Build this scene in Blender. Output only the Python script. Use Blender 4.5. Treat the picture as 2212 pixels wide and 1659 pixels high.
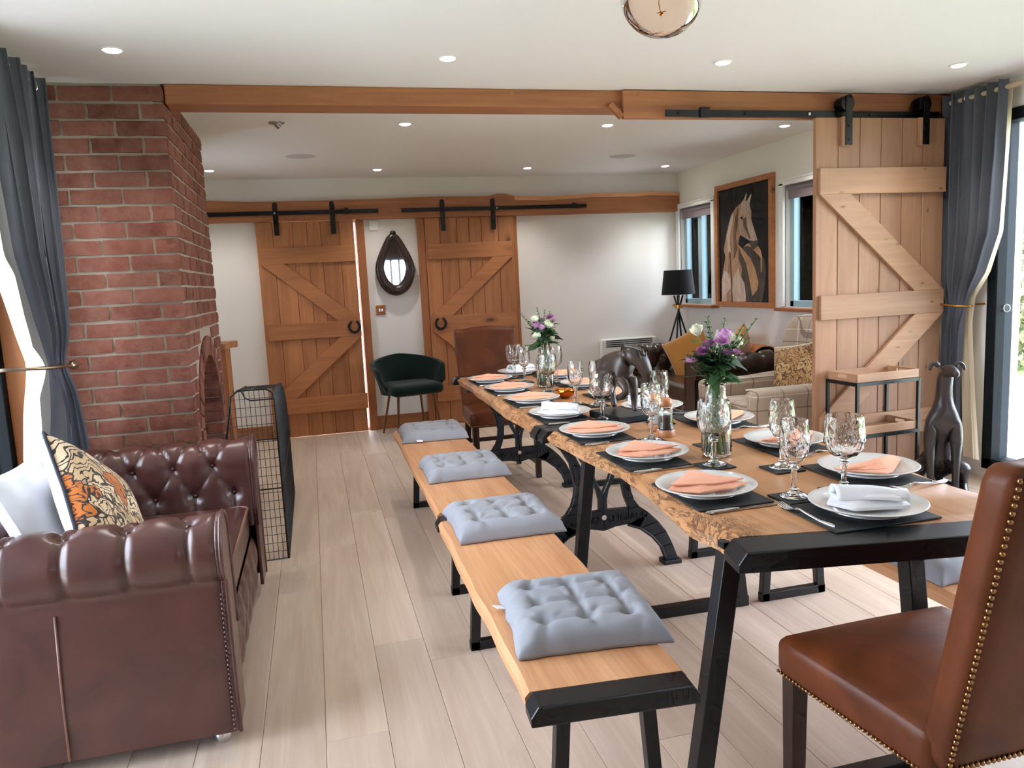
import bpy, bmesh, math, random
from mathutils import Vector, Matrix, Euler
import numpy as np
for o in list(bpy.data.objects): bpy.data.objects.remove(o)
S = bpy.context.scene
C = bpy.context.collection
PI = math.pi
rnd = random.Random(7)

# ---------------------------------------------------------------- camera
CAM_H = 1.38
yaw, pitch, roll = (math.radians(a) for a in (14.31, 7.665, -2.78))
d = Vector((math.sin(yaw)*math.cos(pitch), math.cos(yaw)*math.cos(pitch), -math.sin(pitch)))
r0 = Vector((math.cos(yaw), -math.sin(yaw), 0)); u0 = r0.cross(d)
r = math.cos(roll)*r0 + math.sin(roll)*u0; u = -math.sin(roll)*r0 + math.cos(roll)*u0
cd = bpy.data.cameras.new('camera'); cam = bpy.data.objects.new('camera', cd); C.objects.link(cam)
cd.sensor_width = 36; cd.lens = 1650/2212*36; cd.clip_start = 0.05; cd.clip_end = 300
mw = Matrix.Identity(4)
for i in range(3): mw[i][0], mw[i][1], mw[i][2] = r[i], u[i], -d[i]
mw[2][3] = CAM_H
cam.matrix_world = mw
S.camera = cam

# ---------------------------------------------------------------- world and exposure
W = bpy.data.worlds.new('world'); S.world = W; W.use_nodes = True
bg = W.node_tree.nodes['Background']
bg.inputs[0].default_value = (0.81, 0.885, 1.06, 1); bg.inputs[1].default_value = 18.0
vs = S.view_settings
vs.view_transform = 'Standard'; vs.look = 'None'; vs.gamma = 1; vs.use_curve_mapping = False
vs.exposure = -0.08
S.cycles.use_denoising = True
S.cycles.max_bounces = 12; S.cycles.diffuse_bounces = 5; S.cycles.glossy_bounces = 3; S.cycles.transmission_bounces = 10
S.cycles.use_adaptive_sampling = True; S.cycles.adaptive_threshold = .05; S.cycles.adaptive_min_samples = 12
S.cycles.transparent_max_bounces = 16
S.cycles.sample_clamp_indirect = 8

# sky portals in the window openings guide the sampling of daylight (they give off no light)
def portal(name, loc, rot, sx, sy):
    ld = bpy.data.lights.new(name, 'AREA'); ld.shape = 'RECTANGLE'; ld.size = sx; ld.size_y = sy; ld.cycles.is_portal = True
    o = bpy.data.objects.new(name, ld); C.objects.link(o); o.location = loc; o.rotation_euler = rot; o['kind'] = 'helper'
H_ = math.pi/2
portal('sky_portal_garden', (4.19, 2.08, 1.15), (0, H_, 0), 2.2, 3.58)
portal('sky_portal_left', (-1.50, 2.76, 1.15), (0, -H_, 0), 2.2, 2.54)
portal('sky_portal_added', (-1.50, 6.3, 1.6), (0, -H_, 0), .8, .62)  # opening of the added window beyond the chimney
portal('sky_portal_corner', (4.05, 7.085, 1.55), (0, H_, 0), 1.0, .68)
portal('sky_portal_middle', (4.05, 5.23, 1.55), (0, H_, 0), 1.0, .71)
portal('sky_portal_front', (1.85, -2.38, 1.5), (H_, 0, math.pi), 1.0, 1.0)

# ---------------------------------------------------------------- helpers
def lin(r, g, b):
    f = lambda c: (c/255/12.92) if c/255 <= .04045 else ((c/255+.055)/1.055)**2.4
    return (f(r), f(g), f(b), 1)

class MB:
    def __init__(s): s.v = []; s.f = []
    def add(s, vs_, fs):
        n = len(s.v); s.v += [tuple(p) for p in vs_]; s.f += [tuple(i+n for i in f) for f in fs]; return s
    def box(s, x0, x1, y0, y1, z0, z1):
        return s.add([(x0,y0,z0),(x1,y0,z0),(x1,y1,z0),(x0,y1,z0),(x0,y0,z1),(x1,y0,z1),(x1,y1,z1),(x0,y1,z1)],
                     [(3,2,1,0),(4,5,6,7),(0,1,5,4),(1,2,6,5),(2,3,7,6),(3,0,4,7)])
    def bar(s, p0, p1, w, h, up=(0,0,1), w1=None, h1=None):
        p0 = Vector(p0); p1 = Vector(p1); a = (p1-p0).normalized(); up = Vector(up)
        if abs(a.dot(up)) > .98: up = Vector((0,1,0))
        x = a.cross(up).normalized(); y = x.cross(a).normalized(); w1 = w1 or w; h1 = h1 or h
        vs_ = []
        for p, ww, hh in ((p0, w, h), (p1, w1, h1)):
            for sx, sy in ((-1,-1),(1,-1),(1,1),(-1,1)): vs_.append(p + x*sx*ww/2 + y*sy*hh/2)
        return s.add(vs_, [(0,1,2,3),(7,6,5,4),(0,4,5,1),(1,5,6,2),(2,6,7,3),(3,7,4,0)])
    def tube(s, pts, r, n=8, cap=True, closed=False):
        pts = [Vector(p) for p in pts]; N = len(pts)
        rs = r if isinstance(r, (list, tuple)) else [r]*N
        vs_ = []; prev = None
        for i, p in enumerate(pts):
            if closed: t = (pts[(i+1) % N]-pts[i-1]).normalized()
            else: t = (pts[min(i+1, N-1)]-pts[max(i-1, 0)]).normalized()
            if prev is None:
                ref = Vector((0,0,1)) if abs(t.z) < .9 else Vector((1,0,0)); x = t.cross(ref).normalized()
            else:
                x = (prev - t*prev.dot(t)).normalized()
            prev = x; y = t.cross(x)
            for k in range(n):
                a = 2*PI*k/n; vs_.append(p + (x*math.cos(a)+y*math.sin(a))*rs[i])
        fs = []
        for i in range(N if closed else N-1):
            j = (i+1) % N
            for k in range(n): fs.append((i*n+k, i*n+(k+1) % n, j*n+(k+1) % n, j*n+k))
        if cap and not closed: fs += [tuple(range(n-1, -1, -1)), tuple(range((N-1)*n, N*n))]
        return s.add(vs_, fs)
    def cyl(s, p0, p1, r0, r1=None, n=16): return s.tube([p0, p1], [r0, r0 if r1 is None else r1], n)
    def lathe(s, prof, c=(0,0,0), n=32, fr=None):
        vs_ = []; fs = []; idx = []
        for k, (rr, z) in enumerate(prof):
            if rr < 1e-6: idx.append([len(vs_)]*n); vs_.append((c[0], c[1], c[2]+z))
            else:
                st = len(vs_); idx.append([st+i for i in range(n)])
                for i in range(n):
                    a = 2*PI*i/n; q = rr*(fr(a, k) if fr else 1)
                    vs_.append((c[0]+q*math.cos(a), c[1]+q*math.sin(a), c[2]+z))
        for k in range(len(prof)-1):
            A, B = idx[k], idx[k+1]
            for i in range(n):
                j = (i+1) % n
                q = [A[i], A[j], B[j], B[i]]; q2 = []
                for t in q:
                    if t not in q2: q2.append(t)
                if len(q2) > 2: fs.append(tuple(q2))
        return s.add(vs_, fs)
    def prism(s, poly, lo, hi, plane='XY'):
        n = len(poly)
        mk = {'XY': lambda a, b, c: (a, b, c), 'XZ': lambda a, b, c: (a, c, b), 'YZ': lambda a, b, c: (c, a, b)}[plane]
        vs_ = [mk(a, b, lo) for a, b in poly] + [mk(a, b, hi) for a, b in poly]
        fs = [tuple(range(n-1, -1, -1)), tuple(range(n, 2*n))] + [(i, (i+1) % n, n+(i+1) % n, n+i) for i in range(n)]
        return s.add(vs_, fs)
    def grid(s, nu, nv, fn, cu=False, cv=False):
        vs_ = [fn(i/(nu if cu else nu-1), j/(nv if cv else nv-1)) for j in range(nv) for i in range(nu)]
        fs = []
        for j in range(nv if cv else nv-1):
            for i in range(nu if cu else nu-1):
                fs.append((j*nu+i, j*nu+(i+1) % nu, ((j+1) % nv)*nu+(i+1) % nu, ((j+1) % nv)*nu+i))
        return s.add(vs_, fs)
    def ball(s, c, rx, ry=None, rz=None, n=16, m=10):
        ry = ry or rx; rz = rz or rx
        k = len(s.v)
        s.lathe([(math.sin(PI*i/m), -math.cos(PI*i/m)) for i in range(m+1)], n=n)
        for i in range(k, len(s.v)):
            p = s.v[i]; s.v[i] = (c[0]+p[0]*rx, c[1]+p[1]*ry, c[2]+p[2]*rz)
        return s
    def xf(s, M):
        s.v = [tuple(M @ Vector(p)) for p in s.v]; return s
    def mesh(s, name, m=None, smooth=None):
        me = bpy.data.meshes.new(name); me.from_pydata(s.v, [], s.f)
        b = bmesh.new(); b.from_mesh(me); bmesh.ops.recalc_face_normals(b, faces=b.faces); b.to_mesh(me); b.free()
        if m: me.materials.append(m)
        if smooth is not None:
            me.shade_smooth()
            if smooth < 180: me.set_sharp_from_angle(angle=math.radians(smooth))
        return me
    def build(s, name, m, parent=None, smooth=None, bevel=0, loc=None, rot=None, sub=0, seg=2, label=None, solid=0):
        o = bpy.data.objects.new(name, s.mesh(name, m, smooth)); C.objects.link(o)
        if parent: o.parent = parent
        if loc: o.location = loc
        if rot: o.rotation_euler = rot
        if solid:
            md = o.modifiers.new('solid', 'SOLIDIFY'); md.thickness = solid; md.offset = 0
        if bevel:
            md = o.modifiers.new('bevel', 'BEVEL'); md.width = bevel; md.segments = seg; md.limit_method = 'ANGLE'; md.angle_limit = math.radians(40)
        if sub:
            md = o.modifiers.new('sub', 'SUBSURF'); md.levels = sub; md.render_levels = sub
        if label: o['label'] = label
        return o

def tag(o, label, cat, group=None, kind=None):
    o['label'] = label; o['category'] = cat
    if group: o['group'] = group
    if kind: o['kind'] = kind
    return o
def thing(name, label, cat, loc=(0,0,0), rotz=0, group=None):
    o = bpy.data.objects.new(name, None); C.objects.link(o); o.empty_display_size = .05
    o.location = loc; o.rotation_euler = (0, 0, rotz)
    return tag(o, label, cat, group)
def struct(o, label=None):
    o['kind'] = 'structure'
    if label: o['label'] = label
    return o
def sempty(name, label=None, loc=(0,0,0)):
    o = bpy.data.objects.new(name, None); C.objects.link(o); o.location = loc; return struct(o, label)
def dup(root, label=None, loc=None, rotz=None, group=None, scale=None, parent=None):
    c = root.copy(); C.objects.link(c)
    if parent: c.parent = parent
    if label: c['label'] = label
    if group: c['group'] = group
    if loc is not None: c.location = loc
    if rotz is not None: c.rotation_euler = (0, 0, rotz)
    if scale is not None: c.scale = scale
    for ch in list(root.children):
        dup(ch, parent=c)
    return c
def inst(name, me, parent, loc, rot=(0,0,0), scale=(1,1,1)):
    o = bpy.data.objects.new(name, me); C.objects.link(o); o.parent = parent
    o.location = loc; o.rotation_euler = rot; o.scale = scale; return o
def h01(*k):
    x = math.sin(sum((i+1)*12.9898*v for i, v in enumerate(k)))*43758.5453; return x-math.floor(x)
def vn(x, seed=0):
    i = math.floor(x); f = x-i; f = f*f*(3-2*f)
    return (h01(i, seed)*(1-f)+h01(i+1, seed)*f)*2-1
def sm(a, b, x):
    t = min(1, max(0, (x-a)/(b-a))); return t*t*(3-2*t)

# ---------------------------------------------------------------- materials
class NT:
    def __init__(s, name):
        s.m = bpy.data.materials.new(name); s.m.use_nodes = True; s.t = s.m.node_tree
        s.b = s.t.nodes['Principled BSDF']; s.out = s.t.nodes['Material Output']
    def n(s, typ, **k):
        x = s.t.nodes.new(typ)
        for a, b in k.items(): setattr(x, a, b)
        return x
    def l(s, a, b): s.t.links.new(a, b)
    def val(s, node, **k):
        for a, b in k.items(): node.inputs[a.replace('_', ' ')].default_value = b
        return node
    def coords(s, scale=(1,1,1), rand=True, gen=False):
        tc = s.n('ShaderNodeTexCoord'); mp = s.n('ShaderNodeMapping'); mp.inputs['Scale'].default_value = scale
        src = tc.outputs['Generated' if gen else 'Object']
        if rand:
            oi = s.n('ShaderNodeObjectInfo'); mu = s.n('ShaderNodeVectorMath', operation='MULTIPLY_ADD')
            cb = s.n('ShaderNodeCombineXYZ')
            for i in range(3): s.l(oi.outputs['Random'], cb.inputs[i])
            s.l(cb.outputs[0], mu.inputs[0]); mu.inputs[1].default_value = (31.7, 17.3, 23.9); s.l(src, mu.inputs[2])
            src = mu.outputs[0]
        s.l(src, mp.inputs['Vector']); return mp.outputs[0]
    def noise(s, vec, scale, detail=4, rough=.55, dist=0):
        x = s.n('ShaderNodeTexNoise'); s.l(vec, x.inputs['Vector'])
        s.val(x, Scale=scale, Detail=detail, Roughness=rough, Distortion=dist); return x.outputs['Fac']
    def ramp(s, fac, stops, interp='LINEAR'):
        x = s.n('ShaderNodeValToRGB'); s.l(fac, x.inputs[0]); cr = x.color_ramp; cr.interpolation = interp
        while len(cr.elements) < len(stops): cr.elements.new(.5)
        for e, (p, c) in zip(cr.elements, stops): e.position = p; e.color = c if len(c) == 4 else (*c, 1)
        return x.outputs[0]
    def mix(s, fac, a, b, mode='MIX'):
        x = s.n('ShaderNodeMix', data_type='RGBA', blend_type=mode)
        for i, q in ((0, fac), (6, a), (7, b)):
            if hasattr(q, 'node'): s.l(q, x.inputs[i])
            else: x.inputs[i].default_value = q
        return x.outputs[2]
    def math(s, op, a, b=0, c=0):
        x = s.n('ShaderNodeMath', operation=op)
        for i, q in enumerate((a, b, c)):
            if hasattr(q, 'node'): s.l(q, x.inputs[i])
            else: x.inputs[i].default_value = q
        return x.outputs[0]
    def bump(s, h, strength=.3, dist=.01):
        x = s.n('ShaderNodeBump'); s.l(h, x.inputs['Height']); s.val(x, Strength=strength, Distance=dist)
        s.l(x.outputs[0], s.b.inputs['Normal']); return x
    def set(s, **k):
        for a, b in k.items():
            i = s.b.inputs[a.replace('_', ' ')]
            if hasattr(b, 'node'): s.l(b, i)
            else: i.default_value = b
        return s
    def rnd(s): return s.n('ShaderNodeObjectInfo').outputs['Random']

def plain(name, col, rough=.6, metal=0, bump=0, bscale=200, **k):
    t = NT(name); t.set(Base_Color=col, Roughness=rough, Metallic=metal, **k)
    if bump: t.bump(t.noise(t.coords(), bscale, 3), bump, .002)
    return t.m

def wood(name, a, b, axis='X', s=1.0, knots=True, rough=.5, vary=.25, knotcol=None, grain=.5, kscale=2.2, coat=0, kr=1.0):
    t = NT(name); i = 'XYZ'.index(axis)
    sc = [11*s]*3; sc[i] = .9*s
    v = t.coords(tuple(sc))
    n1 = t.noise(v, 1.0, 5, .6, 1.2)
    sc2 = [90*s]*3; sc2[i] = 2.2*s
    n2 = t.noise(t.coords(tuple(sc2)), 1.0, 3, .6)
    f = t.math('ADD', t.math('MULTIPLY', n1, .75), t.math('MULTIPLY', n2, grain*.5))
    f = t.math('SUBTRACT', f, grain*.25-.12)
    col = t.ramp(f, [(.30, a), (.52, tuple((x+y)/2 for x, y in zip(a, b))), (.78, b)])
    br = t.math('MULTIPLY_ADD', t.rnd(), vary, 1-vary/2)
    bb = t.n('ShaderNodeCombineColor')
    for k in range(3): t.l(br, bb.inputs[k])
    col = t.mix(1.0, col, bb.outputs[0], 'MULTIPLY')
    if knots:
        sk = [kscale*2.6]*3; sk[i] = kscale
        vo = t.n('ShaderNodeTexVoronoi'); t.l(t.coords(tuple(sk)), vo.inputs['Vector']); vo.inputs['Scale'].default_value = 1.0
        wob = t.math('ADD', vo.outputs['Distance'], t.math('MULTIPLY', n2, .05))
        kf = t.ramp(wob, [(.06*kr, (1,1,1)), (.085*kr, (.45,.45,.45)), (.16*kr, (0,0,0))])
        col = t.mix(t.math('MULTIPLY', kf, .85), col, knotcol or tuple(x*.25 for x in b[:3])+(1,))
    t.set(Base_Color=col, Roughness=rough, Coat_Weight=coat, Coat_Roughness=.25)
    t.bump(f, .12, .004)
    return t.m

def fabric(name, col, col2=None, rough=.9, wscale=900, bump=.25, sheen=.3, mott=6):
    t = NT(name); v = t.coords()
    n = t.noise(v, mott, 3)
    c = t.mix(n, col, col2 or tuple(x*.82 for x in col[:3])+(1,))
    t.set(Base_Color=c, Roughness=rough, Sheen_Weight=sheen, Sheen_Roughness=.5, Specular_IOR_Level=.2)
    t.bump(t.noise(v, wscale, 2), bump, .001)
    return t.m

def leather(name, a, b, rough=.33, sc=5, coat=.25, spec=.5):
    t = NT(name); v = t.coords()
    n = t.noise(v, sc, 4, .6, .6)
    c = t.ramp(n, [(.3, a), (.7, b)])
    vo = t.n('ShaderNodeTexVoronoi'); t.l(v, vo.inputs['Vector']); vo.inputs['Scale'].default_value = 420
    h = t.math('ADD', t.math('MULTIPLY', vo.outputs['Distance'], .25), t.noise(v, 28, 4))
    t.set(Base_Color=c, Roughness=rough, Coat_Weight=coat, Coat_Roughness=.3, Specular_IOR_Level=spec)
    t.bump(h, .10, .006)
    return t.m

def glassmat(name, col=(1,1,1,1), rough=0, ior=1.5, bump=None):
    t = NT(name); t.set(Base_Color=col, Roughness=rough, Transmission_Weight=1.0, IOR=ior)
    return t
M = {}
M['wall'] = plain('white_wall_paint', lin(232, 228, 222), .85, bump=.05, bscale=60)
M['ceil'] = plain('ceiling_paint', lin(232, 230, 227), .9)
M['mortar'] = plain('lime_mortar', lin(166, 150, 134), .95, bump=.8, bscale=90)
M['white'] = plain('white_gloss', lin(236, 236, 234), .35)
M['black'] = plain('black_steel', lin(17, 18, 21), .36, metal=.0, Specular_IOR_Level=.45)
M['iron'] = plain('black_cast_iron', lin(16, 20, 26), .42, bump=.15, bscale=150)
M['dark_frame'] = plain('dark_aluminium', lin(28, 33, 38), .6, Specular_IOR_Level=.15)
M['brass'] = plain('brass', lin(190, 140, 70), .3, metal=1)
M['chrome'] = plain('polished_steel', lin(210, 210, 212), .14, metal=1)
M['gold'] = plain('gold_lustre', lin(200, 120, 50), .1, metal=1)
M['oak'] = wood('oak_boards', lin(186, 124, 78), lin(138, 84, 48), 'Z', knots=True, rough=.55, kscale=1.0)
M['oak_x'] = wood('oak_rails', lin(190, 126, 78), lin(142, 86, 50), 'X', knots=True, rough=.5, kscale=1.2)
M['oak_beam'] = wood('oak_beam', lin(178, 116, 72), lin(130, 78, 46), 'X', knots=False, rough=.55, vary=.1)
M['oak_trim'] = wood('oak_trim', lin(172, 108, 62), lin(140, 84, 46), 'Z', knots=False, rough=.5, vary=.1)
M['pine'] = wood('pine_boards', lin(176, 134, 104), lin(142, 102, 74), 'Z', knots=True, rough=.6, kscale=4.2, knotcol=lin(84, 52, 32))
M['pine_x'] = wood('pine_rails', lin(186, 146, 114), lin(154, 114, 84), 'X', knots=True, rough=.6, kscale=5.0, knotcol=lin(84, 52, 32))
M['bench'] = wood('bench_pine', lin(216, 164, 120), lin(180, 122, 80), 'Y', knots=True, rough=.42, kscale=1.2, grain=.8, vary=.15)
M['slab'] = wood('table_slab', lin(196, 136, 84), lin(152, 92, 48), 'Y', knots=True, rough=.36, kscale=.9, s=.8, vary=.1)
M['floor'] = wood('floor_oak', lin(210, 192, 174), lin(178, 154, 134), 'Y', knots=True, rough=.42, kscale=1.5, vary=.16, knotcol=lin(132, 102, 80), kr=.6)
def brickmat():
    t = NT('red_brick'); v = t.coords()
    c = t.ramp(t.rnd(), [(0, lin(94, 52, 42)), (.2, lin(126, 72, 60)), (.4, lin(116, 68, 52)), (.6, lin(134, 80, 70)), (.8, lin(118, 74, 60)), (1, lin(128, 66, 56))])
    n = t.noise(v, 14, 5, .65)
    c = t.mix(t.ramp(n, [(.35, (0,0,0)), (.75, (.8,.8,.8))]), c, lin(146, 104, 90))
    n2 = t.noise(v, 30, 4)
    c = t.mix(t.ramp(n2, [(.62, (0,0,0)), (.78, (.7,.7,.7))]), c, lin(84, 46, 40))
    t.set(Base_Color=c, Roughness=.9, Specular_IOR_Level=.2)
    t.bump(t.math('ADD', t.noise(v, 22, 5, .6), t.math('MULTIPLY', n2, .5)), .7, .012)
    return t.m
M['brick'] = brickmat()
# ================================================================ STRUCTURE
ZC = 2.41
def sbox(name, *b, m='wall', label=None, bevel=0):
    return struct(MB().box(*b).build(name, M[m], bevel=bevel), label)

# floor: base and planks
fl = struct(MB().box(-1.5, 4.25, -2.4, 7.7, -.12, -.006).build('floor', plain('floor_joint', lin(120, 98, 78), .9)), 'pale oak plank floor')
PW = .1925
pm = {}
col0 = math.floor((-1.3-.128)/PW)
for c in range(col0, math.ceil((4.05-.128)/PW)):
    x0 = .128+c*PW; x1 = x0+PW
    st = {0: 2.87, 1: 2.68}.get(c, .3+1.9*h01(c, 3.3))
    ys = sorted(y for y in [st+1.85*k for k in range(-4, 6)] if -2.35 < y < 7.45)
    ys = [-2.39]+ys+[7.5]
    for a, b in zip(ys, ys[1:]):
        key = round(b-a, 3)
        if key not in pm:
            w, L, g = PW/2-.0006, (b-a)/2-.0006, .0012
            mb = MB().add([(-w,-L,-.006),(w,-L,-.006),(w,L,-.006),(-w,L,-.006),(-w,-L,-g),(w,-L,-g),(w,L,-g),(-w,L,-g),
                           (-w+g,-L+g,0),(w-g,-L+g,0),(w-g,L-g,0),(-w+g,L-g,0)],
                          [(0,1,5,4),(1,2,6,5),(2,3,7,6),(3,0,4,7),(4,5,9,8),(5,6,10,9),(6,7,11,10),(7,4,8,11),(8,9,10,11)])
            pm[key] = mb.mesh('plank', M['floor'])
        inst('plank', pm[key], fl, ((x0+x1)/2, (a+b)/2, 0))

sbox('ceiling', -1.55, 4.3, -2.4, 7.7, ZC, ZC+.15, m='ceil', label='white plastered ceiling')
wb = MB().box(-1.55, -.32, 7.5, 7.7, 0, ZC).box(.450, 4.05, 7.5, 7.7, 0, ZC).box(-.32, .450, 7.5, 7.7, 2.0, ZC).box(-.32, .450, 7.5, 7.7, 0, .03)
struct(wb.build('wall_back', M['wall']), 'white wall behind the sliding doors')
# right wall of the back room with two window openings
def wall_with_holes(name, fixed, thick, a0, a1, holes, axis, label):
    mb = MB(); cur = a0
    def bx(p, q, z0, z1):
        if q-p < 1e-4 or z1-z0 < 1e-4: return
        if axis == 'Y': mb.box(fixed, fixed+thick, p, q, z0, z1)
        else: mb.box(p, q, fixed, fixed+thick, z0, z1)
    for p, q, z0, z1 in sorted(holes):
        bx(cur, p, 0, ZC); bx(p, q, 0, z0); bx(p, q, z1, ZC); cur = q
    bx(cur, a1, 0, ZC)
    return struct(mb.build(name, M['wall']), label)
WIN = [(6.75, 7.42, 1.06, 2.04), (4.88, 5.58, 1.06, 2.04)]
wall_with_holes('wall_right', 3.79, .26, 4.33, 7.5, WIN, 'Y', 'white wall with two small windows beside the horse painting')
GR = (.3, 3.86, .06, 2.24)      # garden glazing on the right
wall_with_holes('wall_garden', 4.05, .25, -2.4, 4.33, [GR], 'Y', 'wall holding the dark framed garden glazing')
GL = (1.5, 4.02, .06, 2.24)
GA = (6.0, 6.6, 1.2, 2.0)       # unseen window added beyond the chimney to light the back room       # glazing behind the left sofa
wall_with_holes('wall_left', -1.55, .25, -2.4, 7.7, [GL, GA], 'Y', 'wall holding the glazing behind the leather sofa')
GF = (1.4, 2.3, 1.0, 2.0)
wf = wall_with_holes('wall_front', -2.4, .2, -1.3, 4.05, [GF], 'X', 'wall at the near end of the room, darkened to cut light')
wf.data.materials[0] = wood('light_cutting_wood', lin(92, 66, 50), lin(66, 46, 36), 'Z', knots=False, rough=.6)  # dark wood made up here to cut light from behind the camera
sbox('wall_partition', 3.60, 4.05, 4.17, 4.33, 0, 2.32, label='short white wall end behind the pine sliding door')
struct(MB().box(.53, 1.04, 7.482, 7.5, 0, .132).box(2.0, 3.79, 7.482, 7.5, 0, .132).box(-1.3, -.45, 7.482, 7.5, 0, .132)
       .build('baseboard_back', M['oak_beam'], bevel=.003), 'oak skirting board along the back wall')
struct(MB().box(3.772, 3.79, 4.33, 7.48, 0, .13).build('baseboard_right', M['oak_beam']), 'oak skirting board under the windows')

# ---- panes and frames
def paneglass():
    t = NT('window_glass'); tr = t.n('ShaderNodeBsdfTransparent'); gl = t.n('ShaderNodeBsdfGlossy'); mx = t.n('ShaderNodeMixShader'); fr = t.n('ShaderNodeFresnel')
    fr.inputs[0].default_value = 1.3; tr.inputs[0].default_value = (.97, .985, .98, 1); gl.inputs['Roughness'].default_value = .0
    t.l(fr.outputs[0], mx.inputs[0]); t.l(tr.outputs[0], mx.inputs[1]); t.l(gl.outputs[0], mx.inputs[2]); t.l(mx.outputs[0], t.out.inputs[0])
    return t.m
M['pane'] = paneglass()
M['blue_frame'] = plain('blue_grey_window_paint', lin(150, 178, 188), .4)
M['blind'] = plain('mauve_blind', lin(140, 128, 134), .8)
def glazing(name, label, fixed, a0, a1, z0, z1, n, axis, fw=.07, dp=.08, trans=None):
    e = sempty(name, label)
    def bx(p, q, r0, r1, d0=-dp/2, d1=dp/2):
        return (fixed+d0, fixed+d1, p, q, r0, r1) if axis == 'Y' else (p, q, fixed+d0, fixed+d1, r0, r1)
    mb = MB().box(*bx(a0, a1, z0, z0+fw)).box(*bx(a0, a1, z1-fw, z1)).box(*bx(a0, a0+fw, z0, z1)).box(*bx(a1-fw, a1, z0, z1))
    mb.build('frame', M['dark_frame'], e, bevel=.004)
    w = (a1-a0)/n
    for k in range(1, n):
        MB().box(*bx(a0+k*w-fw*.6, a0+k*w+fw*.6, z0, z1)).build('mullion', M['dark_frame'], e, bevel=.004)
    for k in range(n):
        MB().box(*bx(a0+k*w+fw*.6, a0+(k+1)*w-fw*.6, z0+fw, z1-fw, -.004, .004)).build('pane', M['pane'], e)
    return e
g1 = glazing('window_1', 'tall dark framed garden glazing behind the grey curtain by the trolley', 4.105, GR[0], GR[1], GR[2], GR[3], 2, 'Y', dp=.13)
glazing('window_2', 'dark framed glazing behind the oxblood leather sofa', -1.44, GL[0], GL[1], GL[2], GL[3], 2, 'Y')
glazing('window_6', 'unseen dark framed window added beyond the chimney to light the back room', -1.44, *GA, 1, 'Y')  # out of view, put in to brighten the back room
glazing('window_3', 'dark framed glazing at the near end of the dining room', -2.3, GF[0], GF[1], GF[2], GF[3], 5, 'X', fw=.045)
# etched rings on the garden pane
for yy, zz in ((3.927-.0, 1.063), (3.827, 1.071), (3.73, 1.078)):
    MB().tube([(4.098, yy-.06+.022*math.cos(a), zz+.022*math.sin(a)) for a in [2*PI*k/20 for k in range(20)]], .0035, 6, closed=True).build('etched_ring', M['white'], g1, smooth=180)
# oak jamb lining of the left glazing, header trim on the right
struct(MB().box(-1.40, -1.285, 4.0, 4.03, 0, 2.25).build('trim_1', M['oak_trim'], bevel=.004), 'oak lining board beside the left glazing')

for k, (y0, y1, z0, z1) in enumerate(WIN):
    e = sempty('window_%d' % (4+k), ['small casement window in the corner by the floor lamp', 'small casement window between the painting and pine door'][k])
    # casing, sill, casements, panes, blind
    cs = MB().box(3.765, 3.80, y0-.06, y0, z0, z1+.02).box(3.765, 3.80, y1, y1+.06, z0, z1+.02).box(3.765, 3.80, y0-.06, y1+.06, z1, z1+.035).box(3.76, 3.80, y0-.07, y1+.065, z1+.035, z1+.05)
    cs.build('casing', M['white'], e, bevel=.004)
    MB().box(3.70, 3.84, y0-.11, y1+.03, z0-.03, z0-.004).build('sill', M['oak_trim'], e, bevel=.004)
    xg = 3.865; ym = (y0+y1)/2
    MB().box(xg-.03, xg+.03, y0, y1, z0, z0+.05).box(xg-.03, xg+.03, y0, y1, z1-.05, z1).box(xg-.03, xg+.03, y0, y0+.05, z0, z1).box(xg-.03, xg+.03, y1-.05, y1, z0, z1).build('frame', M['blue_frame'], e, bevel=.004)
    MB().box(xg-.035, xg+.035, ym-.035, ym+.035, z0, z1).build('mullion', M['blue_frame'], e, bevel=.004)
    for a, b in ((y0+.05, ym-.035), (ym+.035, y1-.05)):
        MB().box(xg-.004, xg+.004, a, b, z0+.05, z1-.05).build('pane', M['pane'], e)
    MB().box(3.812, 3.82, y0+.01, y1-.01, z1-.11, z1-.03).tube([(3.812, y0+.01, z1-.025), (3.812, y1-.01, z1-.025)], .018, 12).build('roller_blind', M['blind'], e)

# ---- chimney of single bricks
ch = sempty('wall_chimney', 'red brick chimney breast with an arched fireplace')
XC, YC, YE = -.617, 4.155, 5.515
AC, AZ, RI, RO = 4.86, .59, .44, .555
core = MB().box(-1.3, XC-.012, YC+.012, 4.29, 0, ZC)
arch = [(AC+(RI+.012)*math.cos(a), AZ+(RI+.012)*math.sin(a)) for a in [PI*k/16 for k in range(17)]]
core.prism([(YC+.014, 0), (YC+.014, ZC), (YE, ZC), (YE, 0), (AC+RI+.012, 0)]+arch+[(AC-RI-.012, 0)], -.80, XC-.010, 'YZ')
core.box(-1.3, -.80, 5.312, YE, 0, ZC).box(-1.3, -1.08, 4.29, 5.312, 0, ZC).box(-1.08, -.80, 4.29, 5.312, 1.06, ZC).box(-1.08, -.8, 4.29, 4.408, 0, 1.06)
core.build('mortar', M['mortar'], ch)
PZ, BL_, BH, BJ = .0805, .224, .0675, .013
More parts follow.
